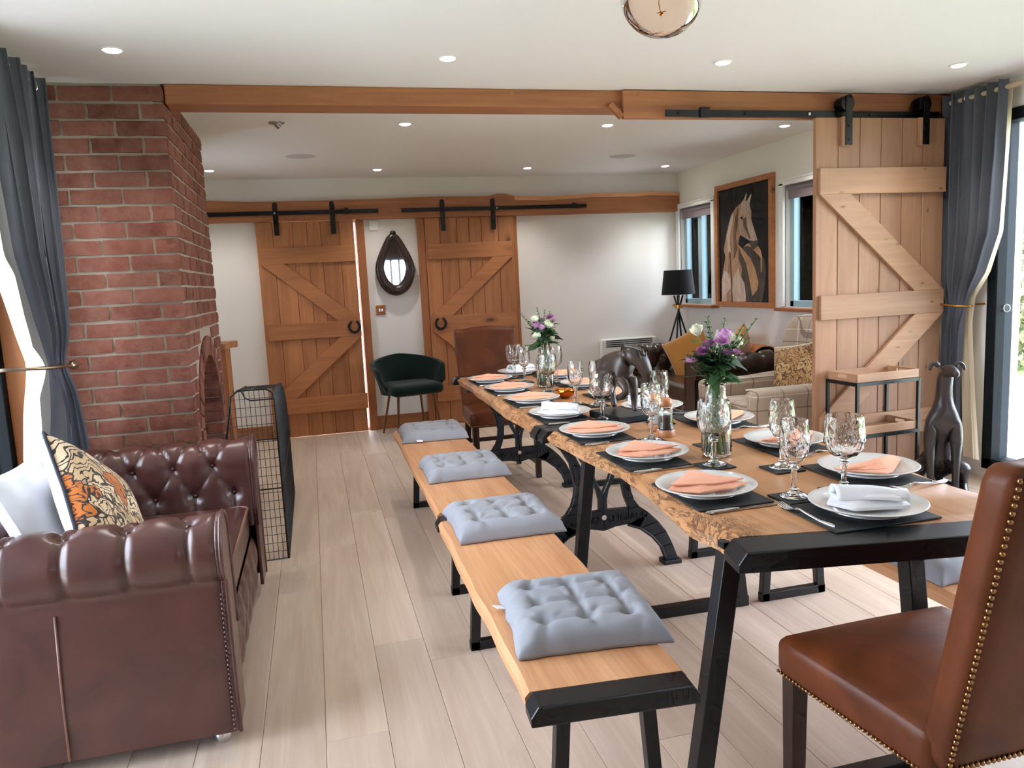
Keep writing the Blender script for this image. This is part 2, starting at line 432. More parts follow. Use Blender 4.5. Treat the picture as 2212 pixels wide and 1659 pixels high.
def brickmesh(L, seed, D=.05):
    R = random.Random(seed); mb = MB(); nx, nz = 4, 2; vs_ = []
    for j in range(nz+1):
        for i in range(nx+1):
            e = (i in (0, nx)) or (j in (0, nz))
            vs_.append((-L/2+L*i/nx+(R.uniform(-.003, .003)), -.0+(R.uniform(.002, .006) if e else R.uniform(-.003, .002)), -BH/2+BH*j/nz+R.uniform(-.0022, .0022)))
    n = len(vs_); bk = [(-L/2, D, -BH/2), (L/2, D, -BH/2), (L/2, D, BH/2), (-L/2, D, BH/2)]; vs_ += bk
    fs = [(j*(nx+1)+i, j*(nx+1)+i+1, (j+1)*(nx+1)+i+1, (j+1)*(nx+1)+i) for j in range(nz) for i in range(nx)]
    fs += [tuple(range(0, nx+1))+(n+1, n), tuple(range(nz*(nx+1), (nz+1)*(nx+1)))+(n+2, n+3)]
    fs += [tuple(j*(nx+1) for j in range(nz+1))+(n+3, n), tuple(j*(nx+1)+nx for j in range(nz+1))+(n+2, n+1)]
    mb.add(vs_, fs); return mb.mesh('brick', M['brick'], 35)
BF = [brickmesh(BL_, 11+i) for i in range(5)]
HL = (BL_-BJ)/2
BHF = [brickmesh(HL, 31+i) for i in range(3)]
def lay(kind, a, L, z, k):
    """one brick with its face in the front plane ('f', along X) or the side plane ('s', along Y)"""
    half = L < .16
    me = rnd.choice(BHF if half else BF); sx = L/(HL if half else BL_)
    jz = rnd.uniform(-.0015, .0015)
    if kind == 'f': inst('brick', me, ch, (a, YC+rnd.uniform(-.002, .002), z+jz), (0, 0, 0), (sx, 1, 1))
    elif kind == 's': inst('brick', me, ch, (XC+rnd.uniform(-.002, .002), a, z+jz), (0, 0, PI/2), (sx, 1, 1))
    else: inst('brick', me, ch, (a, AC+RI-.012, z+jz), (0, 0, 0), (sx, 1, 1))
z = 2.3207+PZ/2; k = 0
while z > .02:
    full = (k % 2 == 0)
    x = XC; first = True
    while x > -1.27:
        L = (BL_ if full else HL) if first else BL_
        first = False; L = min(L, x+1.3)
        if L > .03: lay('f', x-L/2, L, z, k)
        x -= L+BJ
    # side face intervals clear of the arch
    def clear(zz):
        if zz < AZ: return RI
        if zz < AZ+RO: return max(math.sqrt(max(0, RO*RO-(zz-AZ-.02)**2)) if zz-AZ-.02 > 0 else RO, 0)
        return 0
    hw = max(clear(z-BH/2), clear(z+BH/2)) if z-BH/2 < AZ+RO else 0
    if z < AZ: hw = RI
    spans = [(YC+.0, YE)] if hw <= 0.02 else [(YC, AC-hw-BJ), (AC+hw+BJ, YE)]
    y = YC; seq = []; L = HL if full else BL_
    while y < YE-.03:
        seq.append((y, min(y+L, YE))); y += L+BJ; L = BL_
    for a, b in seq:
        for p, q in spans:
            s0, s1 = max(a, p), min(b, q)
            if s1-s0 > .025: lay('s', (s0+s1)/2, s1-s0, z, k)
    if z < AZ+.35:
        xs = [(-.625, -.845), (-.858, -1.07)] if full else [(-.625, -.73), (-.743, -.96), (-.973, -1.07)]
        for p, q in xs: lay('j', (p+q)/2, p-q, z, k)
    z -= PZ; k += 1
# arch bricks
NV = 21; dth = PI/NV; rm = (RI+RO)/2
w0, w1, hh = RI*dth-.010, RO*dth-.012, (RO-RI)
vm = MB().add([(0, -w0/2, -hh/2), (0, w0/2, -hh/2), (0, w1/2, hh/2), (0, -w1/2, hh/2), (-.17, -w0/2, -hh/2), (-.17, w0/2, -hh/2), (-.17, w1/2, hh/2), (-.17, -w1/2, hh/2)],
              [(0,1,2,3),(7,6,5,4),(0,4,5,1),(1,5,6,2),(2,6,7,3),(3,7,4,0)]).mesh('arch_brick', M['brick'])
for i in range(NV):
    a = (i+.5)*dth
    inst('arch_brick', vm, ch, (XC+rnd.uniform(-.002, .003), AC+rm*math.cos(a), AZ+rm*math.sin(a)), (a-PI/2, 0, 0))

# ---- front beam, back beam
fb = sempty('trim_3', 'long oak ceiling beam between the two rooms')
MB().box(-.612, 4.05, YC, 4.34, 2.314, ZC).build('beam', M['oak_beam'], fb, bevel=.008)
MB().box(1.77, 4.05, 4.122, YC, 2.252, 2.405).build('backing_board', M['oak_beam'], fb, bevel=.004)
for x in (-.35, 1.14, 1.86, 3.0):
    MB().cyl((x, YC-.0015 if x < 1.77 else 4.1205, 2.385), (x, YC+.01 if x < 1.77 else 4.13, 2.385), .011, n=14).build('peg', M['oak_trim'], fb)
MB().bar((1.695, 4.14, 2.33), (1.765, 4.14, 2.262), .03, .03).build('wedge', M['oak_trim'], fb)
bb_ = sempty('trim_4', 'waney edged oak beam above the two sliding doors')
N = 60; top = []
for i in range(N+1):
    x = -1.3+5.09*i/N
    zt = 2.205+.012*vn(x*1.7, 4)+.022*math.exp(-((x+1.0)/.5)**2)+.03*math.exp(-((x-1.88)/.07)**2)+.012*math.exp(-((x-3.45)/.1)**2)
    top.append((x, zt))
MB().prism([(-1.3, 2.025), (3.79, 2.018)]+top[::-1], 7.425, 7.5, 'XZ').build('beam', M['oak_beam'], bb_, bevel=.003)
wn = [(x, zt) for x, zt in top if x > 1.93]
MB().prism([(x, zt-.036-.006*vn(x*6, 1)) for x, zt in wn]+[(x, zt+.001) for x, zt in wn[::-1]], 7.418, 7.424, 'XZ').build('waney_edge', wood('waney_strip', lin(214, 160, 112), lin(180, 122, 80), 'X', knots=False), bb_)

# ---- sliding doors
def ledged_door(name, label, x0, x1, z0, z1, yf, th, seams, ledges, braces, mz, mx, bth=.022):
    e = sempty(name, label); g = .003
    xs = [x0]+seams+[x1]
    for a, b in zip(xs, xs[1:]):
        MB().box(a+g/2, b-g/2, yf, yf+th, z0, z1).build('plank', mz, e, bevel=.004)
    for a, b, lx0, lx1 in ledges:
        MB().box(lx0, lx1, yf-bth, yf-.0005, a, b).build('ledge', mx, e, bevel=.003)
    for p, q, w in braces:
        (ax, az), (bx_, bz) = p, q      # brace clipped flat against the ledges: parallelogram
        dx = w/ (abs(az-bz)/math.hypot(ax-bx_, az-bz))
        s_ = 1 if bx_ > ax else -1
        MB().prism([(ax, az), (ax+s_*dx, az), (bx_, bz), (bx_-s_*dx, bz)], yf-bth+.001, yf-.0005, 'XZ').build('brace', mx, e, bevel=.002)
    MB().box(x0+.004, x1-.004, yf+th*.45, yf+th-.001, z0+.002, z1-.002).build('tongue_backing', mz, e)
    return e
def fr(x0, x1, fs): return [x0+(x1-x0)*f for f in fs]
d1 = ledged_door('door_1', 'oak ledged sliding door beside the brick chimney', -.445, .438, .006, 2.02, 7.448, .03, fr(-.445, .438, (.17, .37, .515, .655, .845)),
    [(1.637, 1.787, -.422, .436), (.933, 1.085, -.412, .44), (.23, .378, -.40, .45)],
    [((-.42, 1.637), (.436, 1.085), .11), ((.44, .933), (-.41, .378), .11)], M['oak'], M['oak_x'])
d2 = ledged_door('door_2', 'oak ledged sliding door behind the far leather chair', 1.106, 1.995, .006, 2.02, 7.448, .03, fr(1.106, 1.995, (.165, .354, .488, .628, .818)),
    [(1.627, 1.774, 1.122, 1.963), (.93, 1.073, 1.13, 1.967), (.23, .375, 1.13, 1.97)],
    [((1.963, 1.627), (1.13, 1.073), .11), ((1.13, .93), (1.967, .375), .11)], M['oak'], M['oak_x'])
d3 = ledged_door('door_3', 'large pine ledged sliding door behind the drinks trolley', 2.96, 3.885, .01, 2.25, 4.055, .03, [3.115, 3.267, 3.418, 3.572, 3.723],
    [(1.802, 1.955, 2.975, 3.88), (1.052, 1.20, 2.985, 3.885), (.29, .445, 2.985, 3.885)],
    [((2.975, 1.802), (3.88, 1.2), .12), ((3.885, 1.052), (2.985, .445), .12)], M['pine'], M['pine_x'], .024)
def shoe(e, x, z, y):
    pts = [(x+.05*math.sin(a)*(1.0 if abs(a) < 2 else .9), y, z-.056*math.cos(a)) for a in [-2.62+5.24*k/26 for k in range(27)]]
    mb = MB()
    for p, q in zip(pts, pts[1:]):
        mb.bar(p, q, .012, .022, up=((p[0]-x), 0, (p[2]-z)))
    mb.build('horseshoe_handle', M['black'], e, label='black horseshoe handle')
shoe(d1, .375, 1.025, 7.418); shoe(d2, 1.207, 1.005, 7.418)
# door frames
struct(MB().box(.457, .535, 7.462, 7.5, 0, 2.02).build('trim_5', M['oak_trim'], bevel=.003), 'oak door post beside the gap of the left sliding door')
struct(MB().box(1.036, 1.104, 7.455, 7.5, 0, 2.02).build('trim_6', M['oak_trim'], bevel=.003), 'oak door post between wall mirror and right sliding door')
struct(MB().box(1.997, 2.03, 7.462, 7.5, 0, 2.02).build('trim_7', M['oak_trim'], bevel=.003), 'thin oak post at the outer edge of the right sliding door')

# rails with hangers
def rail(name, label, x0, x1, z0, z1, y, stops, hangers, zb, zt, yd, wheel=.045, strap=.045):
    e = thing(name, label, 'door rail')
    MB().box(x0, x1, y-.004, y+.004, z0, z1).build('bar', M['black'], e, bevel=.0015)
    for k in range(5):
        x = x0+.08+(x1-x0-.16)*k/4
        MB().cyl((x, y+.004, (z0+z1)/2), (x, y+.034, (z0+z1)/2), .012).build('spacer', M['black'], e)
        MB().cyl((x, y-.009, (z0+z1)/2), (x, y-.004, (z0+z1)/2), .009, n=8).build('bolt', M['chrome' if k == 2 else 'black'], e)
    for a, b in stops: MB().box(a, b, y-.016, y+.012, z0-.004, z1+.014).build('stop', M['black'], e, bevel=.003)
    for hx in hangers:
        st = MB(); w = strap/2
        st.box(hx-w, hx+w, yd-.007, yd-.001, zb, zt-w)
        st.prism([(hx+w*math.cos(a), zt-w+w*math.sin(a)) for a in [PI*i/10 for i in range(11)]], yd-.007, yd-.001, 'XZ')
        hg = st.build('hanger_strap', M['black'], e, bevel=.001)
        MB().cyl((hx-.006, yd-.001, z1+wheel*.78), (hx-.006, y+.014, z1+wheel*.78), wheel, n=28).build('wheel', M['black'], hg, smooth=40)
        for zz in (zb+.03, zb+.11): MB().cyl((hx, yd-.012, zz), (hx, yd-.007, zz), .009, n=8).build('bolt', M['black'], hg)
    return e
rail('sliding_door_rail', 'black steel rail on the front beam carrying the pine door', 2.007, 3.86, 2.254, 2.293, 4.085, [(2.22, 2.278)], [3.166, 3.716], 2.088, 2.378, 4.03)
for x in (3.150, 3.70): MB().box(x-.025, x+.03, 4.030, 4.054, 2.083, 2.25).build('packer', M['pine'], d3, bevel=.002)
rail('sliding_door_rail', 'black steel rail above the left oak door by the chimney', -1.2, .676, 2.077, 2.115, 7.41, [(.36, .40)], [-.256, .252], 1.895, 2.192, 7.425)
rail('sliding_door_rail', 'black steel rail above the right oak door by the mirror', .892, 2.755, 2.077, 2.113, 7.41, [(2.60, 2.645)], [1.286, 1.786], 1.891, 2.19, 7.425)
# ================================================================ TABLES AND BENCHES
def slabmat():
    t = NT('live_edge_oak'); sc = (9, .8, 9)
    v = t.coords(sc); n1 = t.noise(v, 1.0, 5, .6, 1.6)
    n2 = t.noise(t.coords((80, 2, 80)), 1, 3)
    f = t.math('ADD', t.math('MULTIPLY', n1, .8), t.math('MULTIPLY', n2, .2))
    col = t.ramp(f, [(.28, lin(206, 158, 112)), (.5, lin(188, 134, 88)), (.75, lin(154, 102, 62))])
    cr = t.noise(t.coords((14, 5, 14)), 1.0, 6, .7, 2.5)
    cf = t.ramp(cr, [(.455, (0,0,0)), (.495, (1,1,1)), (.505, (1,1,1)), (.545, (0,0,0))])
    tc = t.n('ShaderNodeTexCoord'); sx = t.n('ShaderNodeSeparateXYZ'); t.l(tc.outputs['Object'], sx.inputs[0])
    # crackled sapwood only beside the natural edge
    ed = t.ramp(sx.outputs['X'], [(.0, (1,1,1)), (.08, (1,1,1)), (.17, (0,0,0))])
    m = t.math('MULTIPLY', t.math('MULTIPLY', cf, ed), t.ramp(t.noise(t.coords((3, 3, 3)), 1.3, 3), [(.36, (0,0,0)), (.5, (1,1,1))]))
    col = t.mix(t.math('MULTIPLY', m, .95), col, lin(84, 46, 24))
    t.set(Base_Color=col, Roughness=.38, Coat_Weight=.15, Coat_Roughness=.3); t.bump(t.math('SUBTRACT', f, m), .25, .003)
    return t.m
M['slab'] = slabmat()
TZ = .76
def table_top(parent, left, right, y0l, y1l, x0off, z=TZ, th=.05):
    """left/right: lists of (y, x) with y rising; natural edge slopes outwards below on the left"""
    ring_t = []; ring_m = []; ring_b = []
    def dens(pts, n=46):
        out = []; ys = [p[0] for p in pts]; xs = [p[1] for p in pts]
        for i in range(n+1):
            y = ys[0]+(ys[-1]-ys[0])*i/n; out.append((y, float(np.interp(y, ys, xs))))
        return out
    L, R = dens(left), dens(right)
    for side, pts, sg in ((0, L, 1), (1, R[::-1], -1)):
        for y, x in pts:
            w = .005*vn(y*9, 3+side)+.004*vn(y*23, 5)
            ring_t.append((x+sg*(.030+.008*vn(y*7, 9))+w, y, z)); ring_m.append((x+sg*.004+w*1.5, y, z-.02-.006*vn(y*11, 2))); ring_b.append((x+sg*(.006+.006*vn(y*5, 8)), y, z-th))
    ring_t = [(a-x0off, b, c) for a, b, c in ring_t]; ring_m = [(a-x0off, b, c) for a, b, c in ring_m]; ring_b = [(a-x0off, b, c) for a, b, c in ring_b]
    n = len(ring_t); mb = MB(); fs = [tuple(range(n)), tuple(range(3*n-1, 2*n-1, -1))]
    for k in range(2):
        for i in range(n): fs.append((k*n+i, k*n+(i+1) % n, (k+1)*n+(i+1) % n, (k+1)*n+i))
    mb.add(ring_t+ring_m+ring_b, fs)
    return mb.build('top', M['slab'], parent, smooth=35, loc=(x0off, 0, 0))
def end_bar(parent, pa, pb, w, z1=TZ+.001, h=.05, ch=.03):
    """black bar from pa to pb (x,y centres) with chamfered ends"""
    pa = Vector((*pa, 0)); pb = Vector((*pb, 0)); a = (pb-pa).normalized(); q = Vector((-a.y, a.x, 0)); L = (pb-pa).length
    prof = [(0, z1-ch), (ch*.7, z1), (L-ch*.7, z1), (L, z1-ch), (L, z1-h), (0, z1-h)]
    vs_ = []
    for s_ in (-1, 1):
        for t_, z in prof: p = pa+a*t_+q*s_*w/2; vs_.append((p.x, p.y, z))
    MB().add(vs_, [(0,1,2,3,4,5), (11,10,9,8,7,6)]+[(i, 6+i, 6+(i+1) % 6, (i+1) % 6) for i in range(6)]).build('end_bar', M['black'], parent, bevel=.004)
def trapeze(parent, top, bot, zt, sec=.045, name='leg'):
    """two raked legs and a floor bar; top/bot: ((xl,yl),(xr,yr)) centres"""
    (tl, tr), (bl, br) = top, bot
    for p, q in ((tl, bl), (tr, br)):
        MB().bar((p[0], p[1], zt), (q[0], q[1], 0), sec, sec*.9, up=(0, 1, 0)).build(name, M['black'], parent, bevel=.003)
    MB().bar((bl[0]-sec/2, bl[1], sec/2), (br[0]+sec/2, br[1], sec/2), sec*.9, sec).build('floor_bar', M['black'], parent, bevel=.003)

tn = thing('dining_table', 'live-edge oak dining table with black trapezoid legs, nearest the camera', 'table')
nl = [(1.545, .895), (1.60, .905), (1.71, .883), (1.925, .912), (2.098, .935), (2.305, .951), (2.576, .92), (2.869, .899), (2.955, .892)]
nr = [(1.402, 1.70), (1.6, 1.705), (1.86, 1.722), (2.3, 1.735), (2.955, 1.73)]
table_top(tn, nl, nr, 0, 0, .88)
sl = -.178
end_bar(tn, (.876, 1.498), (.876+.80, 1.498+.80*sl), .100)
end_bar(tn, (.870, 2.992), (1.72, 2.992), .076)
MB().box(.888, .905, 1.55, 1.578, .732, .748).build('bolt_plate', M['black'], tn)
trapeze(tn, ((.937, 1.605), (1.453, 1.605)), ((.825, 1.605), (1.53, 1.605)), .712, .05)
trapeze(tn, ((.985, 2.715), (1.545, 2.705)), ((.905, 2.725), (1.632, 2.706)), .712, .045)

tf = thing('dining_table', 'live-edge oak dining table on curved cast iron legs, at the far end', 'table')
fl_ = [(3.112, .885), (3.257, .89), (3.619, .877), (3.885, .883), (4.346, .893), (4.60, .908), (4.755, .905), (4.975, .897)]
fr_ = [(3.112, 1.615), (3.6, 1.625), (4.1, 1.61), (4.6, 1.62), (4.975, 1.60)]
table_top(tf, fl_, fr_, 0, 0, .86)
end_bar(tf, (.862, 3.073), (1.62, 3.073), .076)
end_bar(tf, (.866, 5.012), (1.60, 5.012), .076)
def cast_leg(parent, cx, y, th=.032):
    mb = MB(); y0, y1 = y-th/2, y+th/2
    outer = [(.375, 0), (.372, .03), (.347, .096), (.315, .165), (.275, .218), (.225, .268), (.181, .301), (.155, .338), (.141, .38), (.135, .43), (.138, .48), (.155, .54), (.19, .60), (.245, .652), (.30, .69)]
    inner = [(.308, 0), (.306, .034), (.285, .09), (.241, .146), (.18, .195), (.116, .221), (.06, .218), (.0, .203)]
    armin = [(.128, .298), (.108, .35), (.096, .41), (.094, .46), (.102, .52), (.13, .58), (.175, .63), (.23, .668)]
    for s_ in (-1, 1):
        q = lambda pts: [(cx+s_*a, b) for a, b in pts]
        # arm strip, arch band, split into quads
        op = outer[6:]; 
        A = [op[min(len(op)-1, round(i*(len(op)-1)/7))] for i in range(8)]
        for i in range(7): mb.prism(q([A[i], A[i+1], armin[i+1], armin[i]]), y0, y1, 'XZ')
        lo = outer[:8]; 
        for i in range(5): mb.prism(q([lo[i], lo[i+1], inner[i+1], inner[i]]), y0, y1, 'XZ')
        mb.prism(q([(.225, .268), (.181, .301), (.128, .300), (.116, .221), (.18, .195)]), y0, y1, 'XZ')
        mb.prism(q([(.128, .300), (.0, .303), (0, .203), (.06, .218), (.116, .221)]), y0, y1, 'XZ')
        # Y strut and top bracket
        mb.prism(q([(0, .30), (.020, .30), (.019, .35), (.030, .40), (.052, .44), (.028, .44), (.0, .385)]), y0, y1, 'XZ')
        mb.prism(q([(.052, .44), (.028, .44), (.06, .53), (.11, .62), (.16, .69), (.20, .69), (.14, .61), (.085, .52)]), y0, y1, 'XZ')
        # raised rims
        rim = [(cx+s_*a, y0-.003, b) for a, b in inner[1:6]]
        mb.tube(rim, .007, 6); mb.tube([(cx+s_*(a-.008), y0-.003, b) for a, b in outer[8:15]], .006, 6)
        f = MB().box(min(cx+s_*.295, cx+s_*.385), max(cx+s_*.295, cx+s_*.385), y-.035, y+.035, 0, .022)
        f.build('foot', M['iron'], parent, bevel=.004)
    mb.box(cx-.33, cx+.33, y-.03, y+.03, .69, .71)
    lg = mb.build('leg', M['iron'], parent, bevel=.003, seg=1)
    MB().cyl((cx, y0-.004, .27), (cx, y0+.001, .27), .012, n=16).build('bolt_head', M['chrome'], lg)
    return lg, y0
for yy in (3.25, 4.745):
    lg, y0 = cast_leg(tf, 1.235, yy)
    for txt, xa, rot_ in (('LONDON', -.115, -.13), ('ENGLAND', .125, .13)):
        cu = bpy.data.curves.new('lettering', 'FONT'); cu.body = txt; cu.size = .042; cu.extrude = .003; cu.align_x = 'CENTER'; cu.align_y = 'CENTER'
        tob = bpy.data.objects.new('lettering', cu); C.objects.link(tob)
        dg = bpy.context.evaluated_depsgraph_get(); me = bpy.data.meshes.new_from_object(tob.evaluated_get(dg)); bpy.data.objects.remove(tob)
        me.materials.append(M['iron'])
        lo = bpy.data.objects.new('lettering', me); C.objects.link(lo); lo.parent = lg; lo.location = (1.235+xa, y0-.001, .258-abs(xa)*.0); lo.rotation_euler = (PI/2, -rot_*(-1 if xa < 0 else 1)*0, 0)

def bench(label, xl, xr, y0, y1, legs, bars, skew=0, group='plank benches along the tables'):
    e = thing('bench', label, 'bench', group=group)
    cx = (xl[0]+xr[0])/2
    ya = y0+.072 if bars else y0; yb = y1-.072 if bars else y1
    n = 40; rings = [[], [], []]
    def xat(p, y): return p[0]+(p[1]-p[0])*(y-y0)/(y1-y0)
    seq = [(0, ya+(yb-ya)*i/n) for i in range(n+1)]+[(1, yb-(yb-ya)*i/n) for i in range(n+1)]
    for s_, y in seq:
        x = xat(xr if s_ else xl, y); sg = -1 if s_ else 1
        yy = y+skew*(x-cx)*(1 if y < (y0+y1)/2 else 0)
        w = .004*vn(y*6, 21+s_+cx)
        rings[0].append((x+sg*.012+w, yy, .45)); rings[1].append((x+w, yy, .437)); rings[2].append((x+sg*.004+w, yy, .405))
    N_ = len(rings[0]); fs = [tuple(range(N_)), tuple(range(3*N_-1, 2*N_-1, -1))]
    for k in range(2):
        for i in range(N_): fs.append((k*N_+i, k*N_+(i+1) % N_, (k+1)*N_+(i+1) % N_, (k+1)*N_+i))
    MB().add(rings[0]+rings[1]+rings[2], fs).build('seat_plank', M['bench'], e, smooth=30)
    if bars:
        for k, y in enumerate((y0+.035, y1-.035)):
            a = xat(xl, y); b = xat(xr, y); dy = skew*(b-a)/2 if k == 0 else 0
            end_bar(e, (a-.004, y-dy), (b+.004, y+dy), .07, .452, .048, .026)
    for y in legs:
        c = (xat(xl, y)+xat(xr, y))/2+.02*(0 if cx > 1 else 1)
        trapeze(e, ((c-.105, y), (c+.105, y)), ((c-.135, y), (c+.135, y)), .408, .036)
    return e
bench('light pine plank bench with a black end bar, near left of the tables', (.398, .415), (.785, .815), 1.495, 2.985, (1.645, 2.71), True, -.076)
bench('orange pine plank bench by the far table, on the gangway side', (.428, .447), (.838, .852), 3.03, 4.93, (3.25, 4.67), False)
bench('pine plank bench across the near table, by the window', (1.668, 1.672), (2.06, 2.075), 1.50, 2.985, (1.65, 2.71), True)
bench('pine plank bench across the far table, beside the dark sofa', (1.64, 1.64), (2.03, 2.03), 3.05, 4.93, (3.262, 4.67), False)

# ---- grey seat cushions
M['cushion'] = fabric('grey_cotton', lin(158, 160, 167), lin(142, 144, 151), sheen=.1)
def seat_cushion(label, x, y, rz, seed, tag_at, tw=0, z=.452):
    e = thing('seat_cushion', label, 'cushion', (x, y, z), rz, 'grey tufted seat pads on the benches')
    N = 56; H = .40/2
    btn = [(-.11+.11*i+.008*(h01(seed, i, j)-.5), -.11+.11*j+.008*(h01(seed, j, i)-.5)) for i in range(3) for j in range(3)]
    def hgt(u, v):
        ex = min(1, (1-abs(u))*3.2); ey = min(1, (1-abs(v))*3.2)
        h = .056*math.sqrt(max(0, ex*(2-ex)))*math.sqrt(max(0, ey*(2-ey)))
        px, py = u*H, v*H; dm = 0
        for i, (bx, by) in enumerate(btn):
            d2 = (px-bx)**2+(py-by)**2; dm = max(dm, math.exp(-d2/.00045)*.9)
            an = math.atan2(py-by, px-bx)
            dm = max(dm, .42*math.exp(-d2/.0028)*max(0, math.cos(an*3+seed+i*1.7))**4)
        for (a, b) in ((0, 1), (1, 2), (3, 4), (4, 5), (6, 7), (7, 8), (0, 3), (3, 6), (1, 4), (4, 7), (2, 5), (5, 8)):
            if h01(seed, a, b) < .35: continue
            ax, ay = btn[a]; bx, by = btn[b]; L = math.hypot(bx-ax, by-ay); t = max(0, min(1, ((px-ax)*(bx-ax)+(py-ay)*(by-ay))/L/L))
            dd = math.hypot(px-ax-t*(bx-ax), py-ay-t*(by-ay)); dm = max(dm, .40*math.exp(-(dd/.010)**2))
        return .010+h*(1-.62*dm)+.003*vn(px*40+seed, 1)*vn(py*40, seed)
    def P(u, v, top):
        a, b = u*2-1, v*2-1
        pin = 1-.035*(1-a*a)*(abs(b)**6) ; pin2 = 1-.035*(1-b*b)*(abs(a)**6)
        wx = a*H*pin2+.004*vn(b*5+seed, 3)*abs(a)**4; wy = b*H*pin+.004*vn(a*5+seed, 7)*abs(b)**4
        edge = max(abs(a), abs(b)); 
        return (wx, wy, hgt(a, b) if top else .001+.014*sm(.9, 1, edge)*.0)
    mb = MB().grid(N, N, lambda u, v: P(u, v, True)); n0 = N*N
    mb.grid(N, N, lambda u, v: P(u, v, False))
    per = [i for i in range(N)]+[j*N+N-1 for j in range(1, N)]+[(N-1)*N+i for i in range(N-2, -1, -1)]+[j*N for j in range(N-2, 0, -1)]
    mb.f += [(per[i], per[(i+1) % len(per)], n0+per[(i+1) % len(per)], n0+per[i]) for i in range(len(per))]
    mb.build('pad', M['cushion'], e, smooth=180)
    tx, ty, ta = tag_at
    MB().box(-.018, .018, -.012, .012, -.0012, .0012).build('care_tag', M['white'], e, loc=(tx, ty, .012), rot=(.25, .1, ta))
    return e
seat_cushion('grey tufted seat pad nearest the oak doors on the gangway bench', .663, 4.67, -.03, 1, (-.10, -.208, 0))
seat_cushion('grey tufted seat pad second from the oak doors on the gangway bench', .667, 3.69, .0, 2.3, (.208, .0, PI/2))
seat_cushion('grey tufted seat pad lying over the joint between the two gangway benches', .645, 2.80, .0, 3.7, (.205, -.06, PI/2+.3))
seat_cushion('pale grey puckered seat pad nearest the camera', .64, 1.90, -.10, 5.1, (-.205, .10, PI/2+.3))
seat_cushion('grey tufted seat pad on the window side bench by the near chair', 1.87, 1.93, .05, 6.2, (.205, .06, PI/2))
seat_cushion('grey tufted seat pad on the window side bench further along', 1.87, 2.62, .0, 7.4, (.205, .06, PI/2))
# ================================================================ PLACE SETTINGS
M['slate'] = plain('black_slate', lin(22, 24, 27), .6, bump=.4, bscale=70)
M['china'] = plain('white_china', lin(226, 224, 220), .12, Coat_Weight=.3)
M['peach'] = fabric('peach_paper', lin(240, 176, 144), lin(232, 160, 128), sheen=.1, wscale=500)
M['linen'] = fabric('white_linen', lin(240, 240, 242), lin(228, 228, 232), sheen=.1, wscale=500)
def crystal():
    t = NT('cut_crystal'); v = t.coords((1,1,1), rand=False)
    vo = t.n('ShaderNodeTexVoronoi', feature='F1'); mp = t.coords((60, 60, 38), rand=False); t.l(mp, vo.inputs['Vector']); vo.inputs['Scale'].default_value = 1
    t.set(Base_Color=(1, 1, 1, 1), Roughness=.0, Transmission_Weight=1.0, IOR=1.52); t.bump(vo.outputs['Distance'], .35, .006)
    return t.m
M['crystal'] = crystal()
M['glass'] = glassmat('clear_glass', (.97, .99, .98, 1)).m
M['water'] = glassmat('water', (.96, .99, .97, 1), ior=1.33).m
plate_me = MB().lathe([(0, .004), (.075, .004), (.085, .0), (.09, .0), (.088, .005), (.118, .013), (.139, .021), (.1405, .0235), (.138, .025), (.115, .0175), (.09, .011), (.083, .0095), (0, .0095)], n=56).mesh('plate', M['china'], 50)
slate_me = MB().box(-.11, .11, -.1475, .1475, 0, .005).mesh('placemat', M['slate'])
coast_me = MB().box(-.05, .05, -.05, .05, 0, .005).mesh('coaster', M['slate'])
def solo(name, me, label, cat, loc, rz=0, group=None, bevel=0):
    o = bpy.data.objects.new(name, me); C.objects.link(o); o.location = loc; o.rotation_euler = (0, 0, rz); tag(o, label, cat, group)
    if bevel:
        md = o.modifiers.new('bevel', 'BEVEL'); md.width = bevel; md.segments = 1; md.limit_method = 'ANGLE'
    return o
def sheet(poly, z, th, dome=.004, seed=0):
    """a folded cloth layer: gently domed polygon prism"""
    cx = sum(p[0] for p in poly)/len(poly); cy = sum(p[1] for p in poly)/len(poly); mb = MB(); n = len(poly)
    pts = []
    for i in range(n):
        a, b = poly[i], poly[(i+1) % n]
        for k in range(5): t = k/5; pts.append((a[0]+(b[0]-a[0])*t, a[1]+(b[1]-a[1])*t))
    N = len(pts); vs_ = []
    for rr in (1, .8, .55, .3, .1):
        for i, (x, y) in enumerate(pts):
            vs_.append((cx+(x-cx)*rr, cy+(y-cy)*rr, z+th+dome*(1-rr*rr)+.0015*vn(i*.7+seed, rr)))
    for x, y in pts: vs_.append((x, y, z))
    fs = []
    for k in range(4): fs += [(k*N+i, k*N+(i+1) % N, (k+1)*N+(i+1) % N, (k+1)*N+i) for i in range(N)]
    fs.append(tuple(range(4*N, 5*N))); fs += [(5*N+i, 5*N+(i+1) % N, (i+1) % N, i) for i in range(N)]; fs.append(tuple(range(6*N-1, 5*N-1, -1)))
    return mb.add(vs_, fs)
def peach_napkin(label, x, y, side, rz, seed):
    R_ = random.Random(seed)
    e = thing('napkin', label, 'napkin', (x, y, .787), rz, 'peach paper napkins')
    j = lambda: R_.uniform(-.006, .006)
    if side == 'L':
        MB_ = sheet([(-.126+j(), -.025), (-.06, -.082+j()), (.04, -.078), (.104+j(), -.045), (.02, .03), (.01+j(), .11)], .0, .004, .012, seed); MB_.build('fold', M['peach'], e, smooth=40)
        sheet([(-.118, -.022), (.004, .1+j()), (.05, .0), (.095, -.04), (.0, -.06)], .012, .004, .006, seed+1).build('fold', M['peach'], e, smooth=40)
    else:
        for k in range(3):
            a = .035*k
            sheet([(-.125+.01*k, -.01-.02*k), (.10, .05-.012*k+j()), (.115, .0+j()), (.0, -.10+.02*k), (-.03, -.11+.03*k)], .0045*k, .0035, .004+.003*k, seed+k).build('fold', M['peach'], e, smooth=40)
